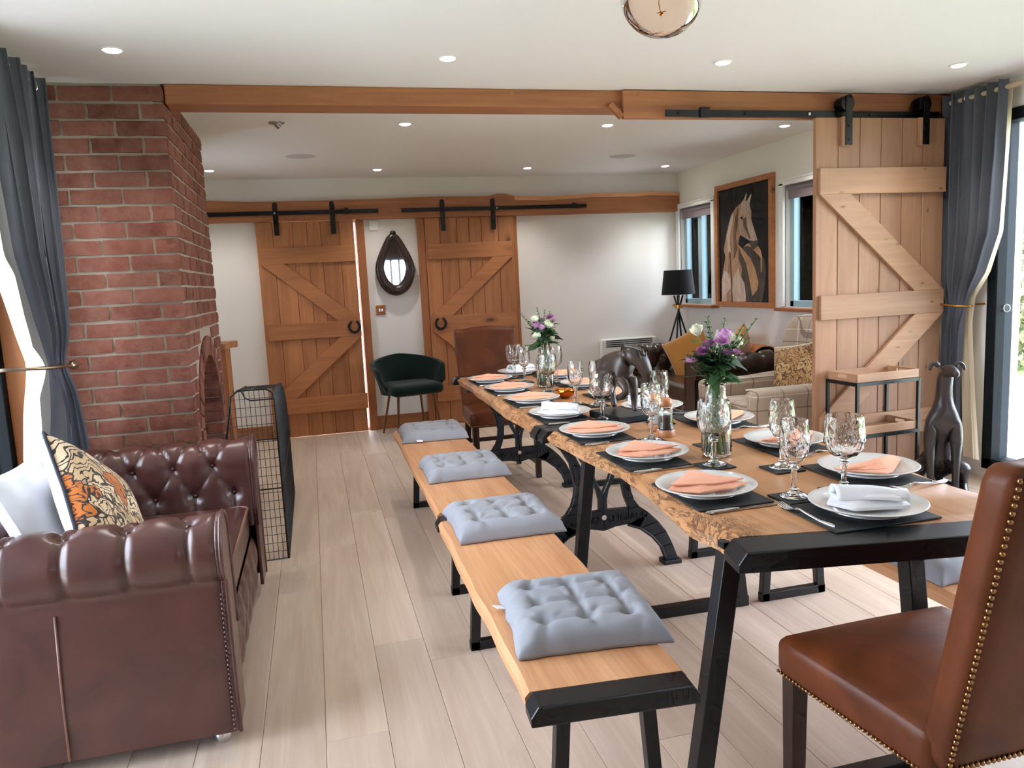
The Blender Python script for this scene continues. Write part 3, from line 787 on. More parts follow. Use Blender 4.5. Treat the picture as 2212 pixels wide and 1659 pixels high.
def white_napkin(label, x, y, rz, seed):
    e = thing('napkin', label, 'napkin', (x, y, .785), rz, 'white linen napkins')
    sheet([(-.10, -.03), (-.06, .06), (.05, .06), (.09, .0), (.085, -.07), (-.05, -.085)], 0, .008, .016, seed).build('fold', M['linen'], e, smooth=60)
    def roll(u, v):
        a = PI*(1-v); w = .034-.008*u
        return (-.08+.165*u, -.01-.035*u+w*math.cos(a), .018+.030*math.sin(a)*(1-.3*u)+.003*vn(u*6+seed, 2))
    mb = MB().grid(14, 12, roll); mb.grid(14, 2, lambda u, v: roll(u, 0 if v < .5 else 1))
    mb.build('rolled_cuff', M['linen'], e, smooth=180, solid=.002)
    sheet([(-.02, -.06), (.06, -.075), (.075, -.02), (.01, .0)], .022, .006, .010, seed+3).build('fold', M['linen'], e, smooth=60)
knife_me = MB().tube([(-.11, 0, .004), (-.105, 0, .004), (-.03, 0, .0045), (-.012, 0, .004)], [.003, .006, .0048, .003], 8)
knife_me.prism([(-.014, -.004), (.09, -.009), (.108, -.003), (.112, .004), (.0, .0055), (-.014, .004)], .0025, .0042, 'XY')
knife_me = knife_me.mesh('knife', M['chrome'], 40)
fk = MB()
def fork_z(x): return .004+.011*math.exp(-((x-.02)/.028)**2)+.010*sm(.055, .105, x)
fk.tube([(x, 0, fork_z(x)) for x in [-.1, -.09, -.05, 0, .02, .035]], [.003, .006, .0042, .0028, .0028, .003], 8)
def forkhead(u, v): x = .03+.03*u; return (x, (v-.5)*2*(.003+.009*math.sin(min(1, u*1.2)*PI/2)), fork_z(x))
g0 = MB().grid(6, 4, forkhead)
fk.add(g0.v, g0.f)
for k in range(4):
    yv = -.0095+.0063*k; fk.tube([(x, yv, fork_z(x)) for x in (.058, .075, .09, .1)], [.002, .0018, .0015, .0008], 6)
fork_me = fk.mesh('fork', M['chrome'], 60)
ORD = ['first', 'second', 'third', 'fourth', 'fifth', 'sixth', 'seventh']
LX = [(1.035, 1.902), (1.065, 2.359), (1.044, 2.805), (1.049, 3.26), (1.057, 3.73), (1.052, 4.187), (1.042, 4.637)]
RX = [(1.566, 1.893), (1.581, 2.33), (1.589, 2.801), (1.478, 3.205), (1.486, 3.673), (1.482, 4.13), (1.48, 4.60)]
def setting(x, y, side, n, white):
    who = {'L': 'on the gangway side', 'R': 'on the window side', 'N': 'at the near end of the tables', 'F': 'at the far end of the tables'}[side]
    w = (ORD[n]+' from the near end '+who) if side in 'LR' else who
    nap = 'white' if white else 'peach'
    dx, dy = {'L': (.005, -.012), 'R': (-.02, -.005), 'N': (-.03, -.008), 'F': (.02, .01)}[side]
    mx_, my_ = x+dx, y+dy
    rz = {'L': 0, 'R': 0, 'N': PI/2, 'F': PI/2}[side]
    if side == 'L': mx_ = 1.041
    solo('placemat', slate_me, 'black slate placemat '+w, 'placemat', (mx_, my_, TZ+.0012), rz, 'slate placemats', .0012)
    solo('plate', plate_me, 'round white plate holding a %s napkin, ' % nap+w, 'plate', (x, y, TZ+.007), rnd.uniform(0, 6), 'white dinner plates')
    if white: white_napkin('white folded napkin '+w, x, y+(.01 if side != 'L' else 0), {'L': -.35, 'R': PI, 'N': -.35, 'F': .4}[side], n+len(w))
    else: peach_napkin('peach folded napkin '+w, x, y, side, rnd.uniform(-.08, .08), n*7+(50 if side == 'R' else 3))
    if side == 'L':
        solo('knife', knife_me, 'steel knife '+w, 'knife', (mx_+.005, my_-.165, TZ+.0005), .04, 'steel knives')
    elif side == 'R':
        solo('fork', fork_me, 'steel fork '+w, 'fork', (mx_+.045, my_-.172, TZ+.0005), PI+.1, 'steel forks')
    elif side == 'N':
        solo('fork', fork_me, 'steel fork '+w, 'fork', (1.145, 1.602, TZ+.003), PI/2+.10, 'steel forks')
    else:
        solo('knife', knife_me, 'steel knife '+w, 'knife', (x-.17, y, TZ+.0005), PI/2, 'steel knives')
for i, (x, y) in enumerate(LX): setting(x, y, 'L', i, i == 3)
for i, (x, y) in enumerate(RX): setting(x, y, 'R', i, i == 3)
setting(1.315, 1.591, 'N', 0, True); setting(1.302, 4.905, 'F', 0, True)

# ---- cut crystal glasses
def stemware(bowl, facets=12):
    """bowl: (r,z) outer profile from bowl foot to lip; foot and faceted stem below"""
    out = [(0, .0015), (.036, .0015), (.038, .003), (.036, .005), (.018, .011), (.009, .018), (.012, .022), (.007, .026), (.0065, .04), (.009, .064), (.007, .074), (.013, .078), (.013, .081), (.008, .085)]
    prof = out+bowl
    inner = [(rr-.0035, zz) for rr, zz in bowl[1:]][::-1]
    inner[-1] = (inner[-1][0], inner[-1][1]+.002)
    full = prof+inner+[(0, bowl[0][1]+.008)]
    nb0, nb1 = len(out), len(prof)
    def fr_(a, k):
        if k < 8 and k > 1: return 1+.02*math.cos(16*a)
        if nb0 <= k < nb1-2: return 1+.045*math.cos(facets*a+(PI if k % 2 else 0))*(1 if k < nb1-3 else .5)
        return 1
    return MB().lathe(full, n=48, fr=fr_)
wine_me = stemware([(.012, .09), (.034, .101), (.047, .118), (.052, .138), (.052, .158), (.0505, .18), (.049, .202), (.0485, .209)]).mesh('wine_glass', M['crystal'], 40)
flute_me = stemware([(.010, .092), (.024, .102), (.034, .118), (.038, .14), (.038, .165), (.0365, .19), (.035, .207), (.0345, .214)], 10).mesh('flute_glass', M['crystal'], 40)
GL_ = [('w', 1.377, 1.757, 'between the two nearest settings, beside the white napkin'), ('w', 1.205, 2.156, 'standing in front of the near vase'),
       ('w', 1.174, 3.052, 'in front of the horse statue'), ('w', 1.221, 3.985, 'standing in front of the far vase'), ('w', 1.228, 4.735, 'nearest the far leather chair'),
       ('f', 1.219, 1.755, 'nearest the fork at the near end'), ('f', 1.370, 2.035, 'beside the second window side plate'), ('f', 1.185, 2.58, 'on the gangway side of the pepper mill'),
       ('f', 1.372, 2.90, 'behind the pepper mill'), ('f', 1.215, 3.507, 'beside the gold bowl'), ('f', 1.30, 3.44, 'half hidden behind the horse statue'),
       ('f', 1.223, 4.476, 'beside the far gangway side plates'), ('f', 1.391, 4.36, 'behind the far vase')]
for k, x, y, w in GL_:
    solo('coaster', coast_me, 'square slate coaster under the %s glass %s' % ('wine' if k == 'w' else 'champagne', w), 'coaster', (x, y, TZ+.0012), .12*vn(x*9+y*5), 'slate coasters', .001)
    if k == 'w': solo('wine_glass', wine_me, 'cut crystal wine glass '+w, 'glass', (x, y, TZ+.0066), x*7, 'crystal wine glasses')
    else: solo('champagne_glass', flute_me, 'cut crystal champagne glass '+w, 'glass', (x, y, TZ+.0066), x*5, 'crystal champagne glasses')
solo('coaster', coast_me, 'square slate coaster lying empty behind the near vase', 'coaster', (1.345, 2.42, TZ+.0012), .1, 'slate coasters', .001)

# ---- gold bowl, mills
gb = thing('gold_bowl', 'small gold lustre bowl with a lobed rim', 'bowl', (1.243, 3.76, TZ+.001))
MB().lathe([(0, .0), (.022, .0), (.024, .004), (.045, .018), (.054, .035), (.052, .047), (.047, .042), (.043, .028), (.03, .012), (0, .008)], n=56, fr=lambda a, k: 1+(.05*abs(math.cos(5*a)) if 2 < k < 9 else 0)).build('bowl', M['gold'], gb, smooth=60)
beads = MB()
for k in range(7):
    a = 2*PI*k/7; MB().ball((.030*math.cos(a), .030*math.sin(a), .036), .014, n=12, m=8).build('gold_nut', M['gold'], gb, smooth=180)
M['cherry'] = wood('turned_wood', lin(198, 138, 96), lin(160, 98, 62), 'Z', knots=False, rough=.35)
M['pepper'] = plain('peppercorns', lin(60, 48, 44), .8, bump=1, bscale=120)
def mill(label, x, y, fill):
    e = thing('grinder_mill', label, 'mill', (x, y, TZ+.001), .3, 'turned wood mills')
    MB().lathe([(0, 0), (.034, 0), (.0355, .004), (.035, .024), (.033, .027), (0, .027)], n=28).build('base', M['cherry'], e, smooth=40)
    MB().lathe([(.031, .027), (.032, .03), (.028, .05), (.026, .08), (.028, .105), (.029, .108), (.027, .108), (.0255, .08), (.0275, .05), (.030, .03)], n=28).build('body', M['glass'], e, smooth=60)
    MB().lathe([(0, .028), (.0285, .029), (.0268, .05), (.0248, .075), (0, .078)], n=20).build('filling', fill, e, smooth=60)
    MB().lathe([(0, .108), (.03, .108), (.031, .114), (.029, .117), (0, .117)], n=28).build('collar', M['chrome'], e, smooth=40)
    MB().lathe([(0, .116), (.02, .117), (.027, .124), (.0285, .133), (.024, .144), (.012, .151), (0, .152)], n=28).build('head', M['cherry'], e, smooth=60)
    MB().lathe([(0, .15), (.008, .151), (.009, .156), (.006, .162), (0, .163)], n=16).build('knob', M['chrome'], e, smooth=60)
mill('turned wood and glass pepper mill in front', 1.279, 2.655, M['pepper'])
mill('turned wood and glass salt mill behind the pepper mill', 1.298, 2.775, M['linen'])

# ---- vases with flowers
M['leafm'] = plain('leaf_green', lin(58, 92, 50), .5, Subsurface_Weight=.0)
M['leafd'] = plain('leaf_dark_green', lin(36, 66, 40), .5)
M['stem'] = plain('stem_green', lin(86, 120, 66), .55)
M['mauve'] = plain('mauve_petal', lin(206, 150, 196), .6)
M['plum'] = plain('plum_petal', lin(168, 96, 156), .6)
M['cream'] = plain('cream_petal', lin(236, 236, 208), .6)
def leaf_mesh(L, Wd, mat, lobes=0, bend=.25, name='leaf'):
    n = 14; vs_ = []; fs = []
    for i in range(n+1):
        t = i/n; w = Wd*math.sin(PI*min(1, t**.8))*(1-.25*t)
        if lobes: w *= .72+.38*abs(math.sin(lobes*PI*t))
        z = -bend*L*t*t
        vs_ += [(L*t, -w, z+.15*w), (L*t, 0, z), (L*t, w, z+.15*w)]
    for i in range(n): fs += [(3*i, 3*i+1, 3*i+4, 3*i+3), (3*i+1, 3*i+2, 3*i+5, 3*i+4)]
    return MB().add(vs_, fs).mesh(name, mat, 180)
def flower(parent, name, p, R_, mat, kind, seed):
    rr = random.Random(seed); mb = MB()
    if kind == 'mum':       # many narrow petals in whorls
        for ring, (n, el, L) in enumerate(((16, .25, 1), (14, .6, .92), (11, .95, .8), (8, 1.25, .6))):
            for k in range(n):
                a = 2*PI*(k+.5*(ring % 2))/n+rr.uniform(-.1, .1); dv = Vector((math.cos(a)*math.cos(el), math.sin(a)*math.cos(el), math.sin(el)))
                sd = Vector((-math.sin(a), math.cos(a), 0))*R_*.13; q = Vector((0, 0, 0))
                t1 = dv*R_*L*.6+Vector((0, 0, .02*R_)); t2 = dv*R_*L+Vector((0, 0, .12*R_))
                mb.add([q, t1-sd, t2, t1+sd], [(0, 1, 2, 3)])
    else:                   # rose: overlapping cupped petals
        for ring in range(4):
            n = 6-ring; r0_ = R_*(1-.22*ring)
            for k in range(n):
                a0 = 2*PI*(k+ring*.37)/n
                def pet(u, v):
                    a = a0+(u-.5)*2*PI/n*1.35; rad = r0_*(.35+.65*math.sin(min(1, v*1.15)*PI/2)); 
                    return (rad*math.cos(a), rad*math.sin(a), R_*(-.7+1.35*v+.12*ring-.25*(2*u-1)**2*v))
                mb.grid(5, 5, pet)
    o = mb.build(name, mat, parent, smooth=180, loc=p, rot=(rr.uniform(-.5, .5), rr.uniform(-.5, .5), rr.uniform(0, 6)))
    return o
def vase(label, x, y, blab, kind):
    e = thing('bottle_vase', label, 'vase', (x, y, TZ+.001), 0, 'clear bottle vases')
    pr = [(0, .002), (.044, .002), (.049, .008), (.050, .02), (.050, .15), (.047, .17), (.038, .195), (.034, .21), (.033, .235), (.035, .241), (.036, .247), (.034, .25)]
    inn = [(.031, .247), (.030, .21), (.035, .193), (.044, .168), (.0468, .15), (.0468, .02), (.043, .008), (0, .008)]
    MB().lathe(pr+inn, n=40).build('bottle', M['glass'], e, smooth=50)
    MB().lathe([(0, .0085), (.0425, .0085), (.0463, .02), (.0463, .11), (0, .11)], n=36).build('water', M['water'], e, smooth=50)
    b = thing('flower_bouquet', blab, 'flowers', (x, y, TZ+.012), 0, 'cut flower bouquets')
    rr = random.Random(len(label)+kind)
    heads = []
    def stem(tip, base=None):
        base = base or (rr.uniform(-.03, .03), rr.uniform(-.03, .03), .0)
        tx, ty, tz = tip; nk = (rr.uniform(-.014, .014), rr.uniform(-.014, .014), .225)
        pts = []
        for i in range(12):
            t = i/11
            if t < .5: s_ = t/.5; pts.append(tuple(base[k]+(nk[k]-base[k])*s_ for k in range(3)))
            else:
                s_ = (t-.5)/.5; pts.append((nk[0]+(tx-nk[0])*s_**1.4, ty*s_**1.4+nk[1]*(1-s_), nk[2]+(tz-nk[2])*s_))
        MB().tube(pts, .0022, 6).build('stem', M['stem'], b, smooth=180)
    F = ([('mum', -.035, -.03, .365, .036, 'plum'), ('mum', .0, -.045, .375, .04, 'mauve'), ('mum', -.055, -.02, .345, .034, 'plum'), ('rose', .025, -.02, .40, .026, 'mauve'), ('mum', .045, -.05, .335, .03, 'mauve'),
          ('mum', -.10, -.02, .315, .032, 'mauve'), ('rose', -.05, .03, .415, .028, 'cream'), ('rose', .085, .02, .365, .034, 'cream'), ('mum', .01, -.05, .335, .028, 'plum'), ('rose', .07, .03, .31, .026, 'cream')]
         if kind == 0 else
         [('rose', .022, -.03, .352, .034, 'cream'), ('rose', -.045, -.02, .35, .030, 'mauve'), ('rose', -.02, -.03, .335, .028, 'mauve'), ('mum', .045, .0, .385, .04, 'plum'), ('mum', .06, -.01, .365, .034, 'mauve'),
          ('rose', -.05, .0, .385, .028, 'cream'), ('rose', -.048, -.03, .29, .032, 'cream'), ('rose', .05, .0, .275, .024, 'cream'), ('mum', .0, .02, .37, .034, 'mauve')])
    for i, (kd, fx, fy, fz, R_, mt) in enumerate(F):
        stem((fx, fy, fz-.012)); flower(b, 'flower_head', (fx, fy, fz), R_*.82, M[mt], kd, i*3+kind)
    big = leaf_mesh(.10, .032, M['leafd'], 2.5); med = leaf_mesh(.075, .02, M['leafm'], 2, .3); small = leaf_mesh(.022, .006, M['leafm'], 0, .1, 'sprig')
    for i in range(34):
        a = rr.uniform(0, 2*PI); zz = rr.uniform(.24, .34); el = rr.uniform(-.35, .75)
        o = inst('leaf', big if i % 2 else med, b, (.018*math.cos(a), .018*math.sin(a), zz), (rr.uniform(-.5, .5), -el, a))
    fl_ = MB()
    for k in range(420):
        a = rr.uniform(0, 2*PI); hh = rr.random(); zz = .25+.12*hh; q = rr.uniform(.01, .03+.05*hh)
        base = Vector((q*math.cos(a), q*math.sin(a), zz)); dv = Vector((math.cos(a)+rr.uniform(-.6, .6), math.sin(a)+rr.uniform(-.6, .6), rr.uniform(-.2, 1))).normalized()
        L = rr.uniform(.010, .022); sd = dv.cross(Vector((rr.uniform(-1, 1), rr.uniform(-1, 1), 1))).normalized()*L*.3
        fl_.add([base, base+dv*L*.5-sd, base+dv*L, base+dv*L*.5+sd], [(0, 1, 2, 3)])
    fo = fl_.build('filler_leaves', M['leafm'], b, smooth=180); fo['kind'] = 'stuff'
    sprigs = ([(.14, -.02, .44), (.105, .0, .42), (.05, .02, .445), (-.01, .03, .455), (.12, .04, .40), (-.03, .0, .44), (.09, -.05, .38), (-.12, -.03, .34)] if kind == 0 else
              [(-.125, .0, .415), (-.03, .0, .445), (.01, .0, .43), (.05, .02, .42), (-.09, -.02, .36), (-.12, -.03, .24)])
    for tx, ty, tz in sprigs:
        stem((tx, ty, tz))
        sp = MB()
        for k in range(9):
            t = .35+.65*k/8; base = Vector((tx*t**1.4, ty*t**1.4, .225+(tz-.225)*t))
            for s_ in (-1, 1):
                a = math.atan2(ty, tx)+s_*1.1+rr.uniform(-.3, .3); L = .024*(1.1-.4*t)
                dv = Vector((math.cos(a), math.sin(a), .5)).normalized(); sd = Vector((0, 0, 1)).cross(dv).normalized()*L*.28
                sp.add([base, base+dv*L*.5-sd, base+dv*L, base+dv*L*.5+sd], [(0, 1, 2, 3)])
        so = sp.build('sprig_leaves', M['leafm'], b, smooth=180); so['kind'] = 'stuff'
vase('clear glass bottle vase nearer the camera', 1.285, 2.283, 'large mauve and white bouquet with dark leaves in the near vase', 0)
vase('clear glass bottle vase further down the tables', 1.275, 4.21, 'small pink and cream bouquet in the far vase', 1)
# ================================================================ UPHOLSTERED FURNITURE
def rbox(sx, sy, sz, r, n=10, f=None):
    """rounded box centred on the origin, optionally warped by f(x, y, z)"""
    h = (sx/2, sy/2, sz/2); vs_ = {}; V_ = []; F_ = []
    def vid(p):
        k = tuple(round(c, 5) for c in p)
        if k not in vs_: vs_[k] = len(V_); V_.append(p)
        return vs_[k]
    def cell(a): # more samples towards the rounded ends
        return math.sin(a*PI/2)*.35+a*.65
    for ax in range(3):
        for sg in (-1, 1):
            b, c = (ax+1) % 3, (ax+2) % 3
            def P(i, j):
                p = [0, 0, 0]; p[ax] = sg*h[ax]; p[b] = cell(2*i/n-1)*h[b]; p[c] = cell(2*j/n-1)*h[c]; return tuple(p)
            for i in range(n):
                for j in range(n):
                    q = [vid(P(i, j)), vid(P(i+1, j)), vid(P(i+1, j+1)), vid(P(i, j+1))]
                    F_.append(tuple(q if sg > 0 else q[::-1]))
    out = []
    for p in V_:
        inn = [max(-(h[k]-r), min(h[k]-r, p[k])) for k in range(3)]; dv = Vector(p)-Vector(inn)
        q = Vector(inn)+(dv.normalized()*r if dv.length > 1e-9 else dv)
        out.append(f(*q) if f else tuple(q))
    return MB().add(out, F_)
M['tan_leather'] = leather('tan_brown_leather', lin(112, 58, 30), lin(78, 39, 21), rough=.42, coat=.03, spec=.22)
M['ox_leather'] = leather('oxblood_leather', lin(88, 51, 45), lin(64, 36, 32), rough=.30, coat=.35)
M['dk_leather'] = leather('dark_brown_leather', lin(62, 42, 32), lin(44, 28, 22), rough=.28, coat=.4)
M['darkwood'] = wood('dark_chair_wood', lin(66, 40, 26), lin(46, 26, 18), 'Z', knots=False, rough=.4, vary=.05)
M['nail'] = plain('antique_brass', lin(170, 128, 84), .3, metal=1)
def leather_chair(label, loc, rz):
    e = thing('dining_chair', label, 'chair', loc, rz, 'leather dining chairs')
    def fs(x, y, z):
        k = 1-.10*sm(.25, -.25, y); zz = z+.445
        if z > 0: zz += .022*(1-(x/.26)**2)*(1-(y/.235)**2)
        return (x*k, y, zz)
    rbox(.51, .46, .105, .03, 12, fs).build('seat', M['tan_leather'], e, smooth=180)
    tl = math.tan(math.radians(12.5))
    def fb(x, y, z):
        zz = z+.725; t = (z+.305)/.61
        if z > .1: zz += sm(.1, .3, z)*(.026*math.cos(PI*x/.46)+.012*sm(.16, .22, abs(x)))
        w = 1+.06*t
        y2 = y-.215-(zz-.42)*tl+ (.012*(1-(x/.23)**2) if y > 0 else -.004*(1-(x/.23)**2))
        return (x*w*.98, y2, zz)
    rbox(.45, .075, .61, .026, 14, fb).build('backrest', M['tan_leather'], e, smooth=180)
    nb = MB()
    def nail(p, r_=.0052): nb.ball(p, r_, n=7, m=4)
    # nails round the back panel and under the seat
    for s_ in (-1, 1):
        for i in range(44):
            z = -.29+.575*i/43; p = fb(s_*.214, -.033, z); nail(p)
    for i in range(34):
        x = -.205+.41*i/33
        p = fb(x, -.0345, .286); nail((p[0], p[1]-.003, p[2])); p = fb(x, -.0365, -.285); nail((p[0], p[1]-.002, p[2]))
    for s_ in (-1, 1):
        for i in range(38): p = fs(s_*.2555, -.21+.42*i/37, -.035); nail(p, .0045)
    for i in range(40): p = fs(-.235+.47*i/39, .2305, -.035); nail(p, .0045)
    o = nb.build('nail_trim', M['nail'], e, smooth=180); o['kind'] = 'stuff'
    for s_ in (-1, 1):
        MB().bar((s_*.218, .195, .40), (s_*.218, .20, 0), .044, .044, up=(0, 1, 0), w1=.036, h1=.036).build('leg', M['darkwood'], e, bevel=.003)
        MB().bar((s_*.19, -.20, .42), (s_*.195, -.255, 0), .042, .044, up=(0, 1, 0), w1=.034, h1=.034).build('leg', M['darkwood'], e, bevel=.003)
        MB().bar((s_*.21, .19, .115), (s_*.195, -.235, .115), .022, .034).build('stretcher', M['darkwood'], e, bevel=.003)
    MB().bar((-.2, -.02, .115), (.2, -.02, .115), .022, .03).build('stretcher', M['darkwood'], e, bevel=.003)
    MB().bar((-.19, -.235, .22), (.19, -.235, .22), .022, .03).build('stretcher', M['darkwood'], e, bevel=.003)
    MB().box(-.2, -.185, .188, .208, .355, .392).build('corner_bracket', M['chrome'], e)
    return e
leather_chair('brown studded leather chair seen from behind, nearest the camera', (1.285, 1.335, 0), .02)
leather_chair('brown studded leather chair at the far end of the tables, facing the camera', (1.235, 5.255, 0), PI)

# ---- buttoned sofas
def tuftfield(rows, pitch, rw=.018, cw=.010, depth=.030, off=0, tmin=-9, tmax=9, pleat=None):
    """rows: list of s positions; returns (disp(s,t), buttons)"""
    btn = []
    for r_, s in enumerate(rows):
        k = math.floor(tmin/pitch)-1
        while (k+.5*(r_ % 2))*pitch+off <= tmax:
            t = (k+.5*(r_ % 2))*pitch+off
            if t >= tmin: btn.append((s, t, r_))
            k += 1
    seg = [((a[0], a[1]), (b[0], b[1])) for a in btn for b in btn if b[2] == a[2]+1 and abs(abs(b[1]-a[1])-pitch/2) < .3*pitch]
    for a in btn:
        if pleat and a[2] == 0: seg.append(((a[0], a[1]), (pleat[0], a[1])))
        if pleat and a[2] == len(rows)-1: seg.append(((a[0], a[1]), (pleat[1], a[1])))
    B = np.array([(b[0], b[1]) for b in btn]); A0 = np.array([q[0] for q in seg]); A1 = np.array([q[1] for q in seg]); D = A1-A0; LL = (D**2).sum(1)
    def disp(s, t):
        p = np.array((s, t)); d2 = ((B-p)**2).sum(1); v = depth*np.exp(-d2.min()/(2*rw*rw))
        k = np.clip(((p-A0)*D).sum(1)/LL, 0, 1); dd = np.sqrt((((A0+D*k[:, None])-p)**2).sum(1)).min()
        w = .45*depth*math.exp(-(dd/cw)**2)
        broad = .35*depth*math.exp(-d2.min()/(2*(rw*2.4)**2))
        return max(v, w)+broad
    return disp, btn
def chesterfield(label, loc, rz, L, D, mat, piping, arm_in=.20, top=.735):
    e = thing('buttoned_sofa', label, 'sofa', loc, rz)
    R_ = .105; zc = top-R_
    # arm profile: local q outward-positive distance from inner face line, z
    prof = [(.165, .055), (.172, .2), (.172, .35), (.168, .50)]
    ox = .115
    for i in range(22):
        a = math.radians(-60)+math.radians(255)*i/21     # from lower outside over the top to the inside
        prof.append((ox+R_*math.cos(a), zc+R_*math.sin(a)))
    prof += [(.012, .56), (.004, .48), (.0, .40), (.0, .34)]
    PR = [Vector((a, 0, b)) for a, b in prof]; S_ = [0]
    for a, b in zip(PR, PR[1:]): S_.append(S_[-1]+(b-a).length)
    ST = S_[-1]; qs = np.array([p.x for p in PR]); zs = np.array([p.z for p in PR]); SA = np.array(S_)
    def at(s): return float(np.interp(s, SA, qs)), float(np.interp(s, SA, zs))
    s_top = S_[4+13]; s_in = S_[4+21]
    yF, yB = -D/2, D/2
    def roll(side):
        """side -1 / +1: arms; 0: back"""
        if side: t0, t1 = yF+.012, yB-.16
        else: t0, t1 = -L/2+arm_in-.02, L/2-arm_in+.02
        rows = [s_top-.03, s_in-.02, s_in+.105]
        disp, btn = tuftfield(rows, .165, tmin=t0+.03, tmax=t1-.03, off=t0+.09, pleat=(S_[4]+.02, ST-.01))
        ns, nt = 74, max(40, int((t1-t0)/.011))
        def P(u, v):
            s = ST*u; t = t0+(t1-t0)*v
            if s < S_[3]*.92: ss = s
            else: ss = s
            q, z = at(ss); q2, z2 = at(min(ST, ss+.006)); q1, z1 = at(max(0, ss-.006))
            nx, nz = (z2-z1), -(q2-q1); l = math.hypot(nx, nz) or 1; nx, nz = nx/l, nz/l
            dsp = disp(ss, t) if ss > S_[4] else 0
            if side: dsp += .012*sm(.02, 0, t-t0)
            q += -nx*dsp*-1*(-1); z += -nz*dsp*-1*(-1)
            if side: return (side*(L/2-arm_in+q), t, z)
            return (t, yB-.20+q, z)
        mb = MB().grid(ns, nt, P)
        o = mb.build('arm' if side else 'back', mat, e, smooth=180)
        if side:      # front scroll panel with piping
            f = MB(); pts = [(side*(L/2-arm_in+q), z) for q, z in prof]
            f.prism(pts+[(side*(L/2-arm_in), .055)], t0-.004, t0+.012, 'XZ'); f.build('arm_front', mat, o, bevel=.004)
            MB().tube([(side*(L/2-arm_in+q), t0-.004, z) for q, z in prof], .006, 6).build('piping', mat, o, smooth=180)
            for ys_ in (.03, ):
                MB().tube([(side*(L/2-arm_in+.1735), ys_, .06), (side*(L/2-arm_in+.1745), ys_-.004, .3), (side*(L/2-arm_in+.171), ys_-.01, .5)], .0035, 6).build('seam', piping, o, smooth=180)
            nm_ = MB()
            for k in range(30): nm_.ball((side*(L/2-arm_in+.174), t0+.012, .07+.43*k/29), .005, n=6, m=4)
            nn = nm_.build('stud_trim', mat, o, smooth=180); nn['kind'] = 'stuff'
        else:
            MB().box(t0-.1, t1+.1, yB-.035, yB-.03, .06, .52).build('back_panel', mat, o)
        bme = bmesh_btn
        for s, t, r_ in btn:
            q, z = at(s); q2, z2 = at(s+.006); q1, z1 = at(s-.006); nx, nz = (z2-z1), -(q2-q1); l = math.hypot(nx, nz); nx, nz = nx/l, nz/l
            q -= nx*.034; z -= nz*.034
            p = (side*(L/2-arm_in+q), t, z) if side else (t, yB-.20+q, z)
            b_ = inst('button', bme, o, p)
            if not b_.data.materials: b_.data.materials.append(mat)
        return o
    bmesh_btn = MB().ball((0, 0, 0), .010, n=10, m=6).mesh('button', mat, 180)
    for s_ in (-1, 1, 0): roll(s_)
    w = L-2*arm_in+.02
    # seat cushion with piping
    def fc(x, y, z):
        zz = z+.365+(.020*(1-(2*x/w)**2)*(1-(y/.36)**2) if z > 0 else 0); return (x, y-.075, zz)
    rbox(w, D-.24, .155, .035, 14, fc).build('seat_cushion', mat, e, smooth=180)
    hx, hy = w/2-.004, (D-.24)/2-.004
    ring = []
    for cx_, cy_, a0 in ((hx-.035, hy-.035, 0), (-hx+.035, hy-.035, 90), (-hx+.035, -hy+.035, 180), (hx-.035, -hy+.035, 270)):
        for k in range(6): a = math.radians(a0+18*k); ring.append((cx_+.037*math.cos(a), cy_+.037*math.sin(a)-.075, .428))
    MB().tube(ring, .006, 6, closed=True).build('piping', piping, e, smooth=180)
    # base rail with gathered front
    def bf(u, v):
        x = -w/2+w*u; z = .055+.235*v
        k = abs(math.sin((x/.165+ .5*v)*PI))*abs(math.sin((x/.165-.5*v)*PI))
        return (x, yF+.045-.028*math.sqrt(k)*math.sin(PI*v)**.5, z)
    MB().grid(90, 12, bf).build('front_rail', mat, e, smooth=180)
    MB().box(-L/2+.04, L/2-.04, yF+.06, yB-.05, .05, .29).build('base', mat, e, bevel=.01)
    for sx in (-1, 1):
        for y in (yF+.07, yB-.09):
            MB().lathe([(0, 0), (.022, 0), (.028, .012), (.028, .03), (.02, .045), (.02, .055), (0, .055)], (sx*(L/2-.10), y, 0), 16).build('foot', M['chrome'], e, smooth=50)
    return e
M['ox_piping'] = leather('worn_piping', lin(150, 112, 96), lin(96, 56, 48))
chesterfield('oxblood buttoned leather sofa beneath the left glazing', (-.755, 3.025, 0), PI/2, 1.45, .90, M['ox_leather'], M['ox_piping'])
chesterfield('dark brown buttoned leather sofa under the horse painting', (3.315, 6.17, 0), -PI/2, 1.50, .88, M['dk_leather'], M['dk_leather'], top=.725)

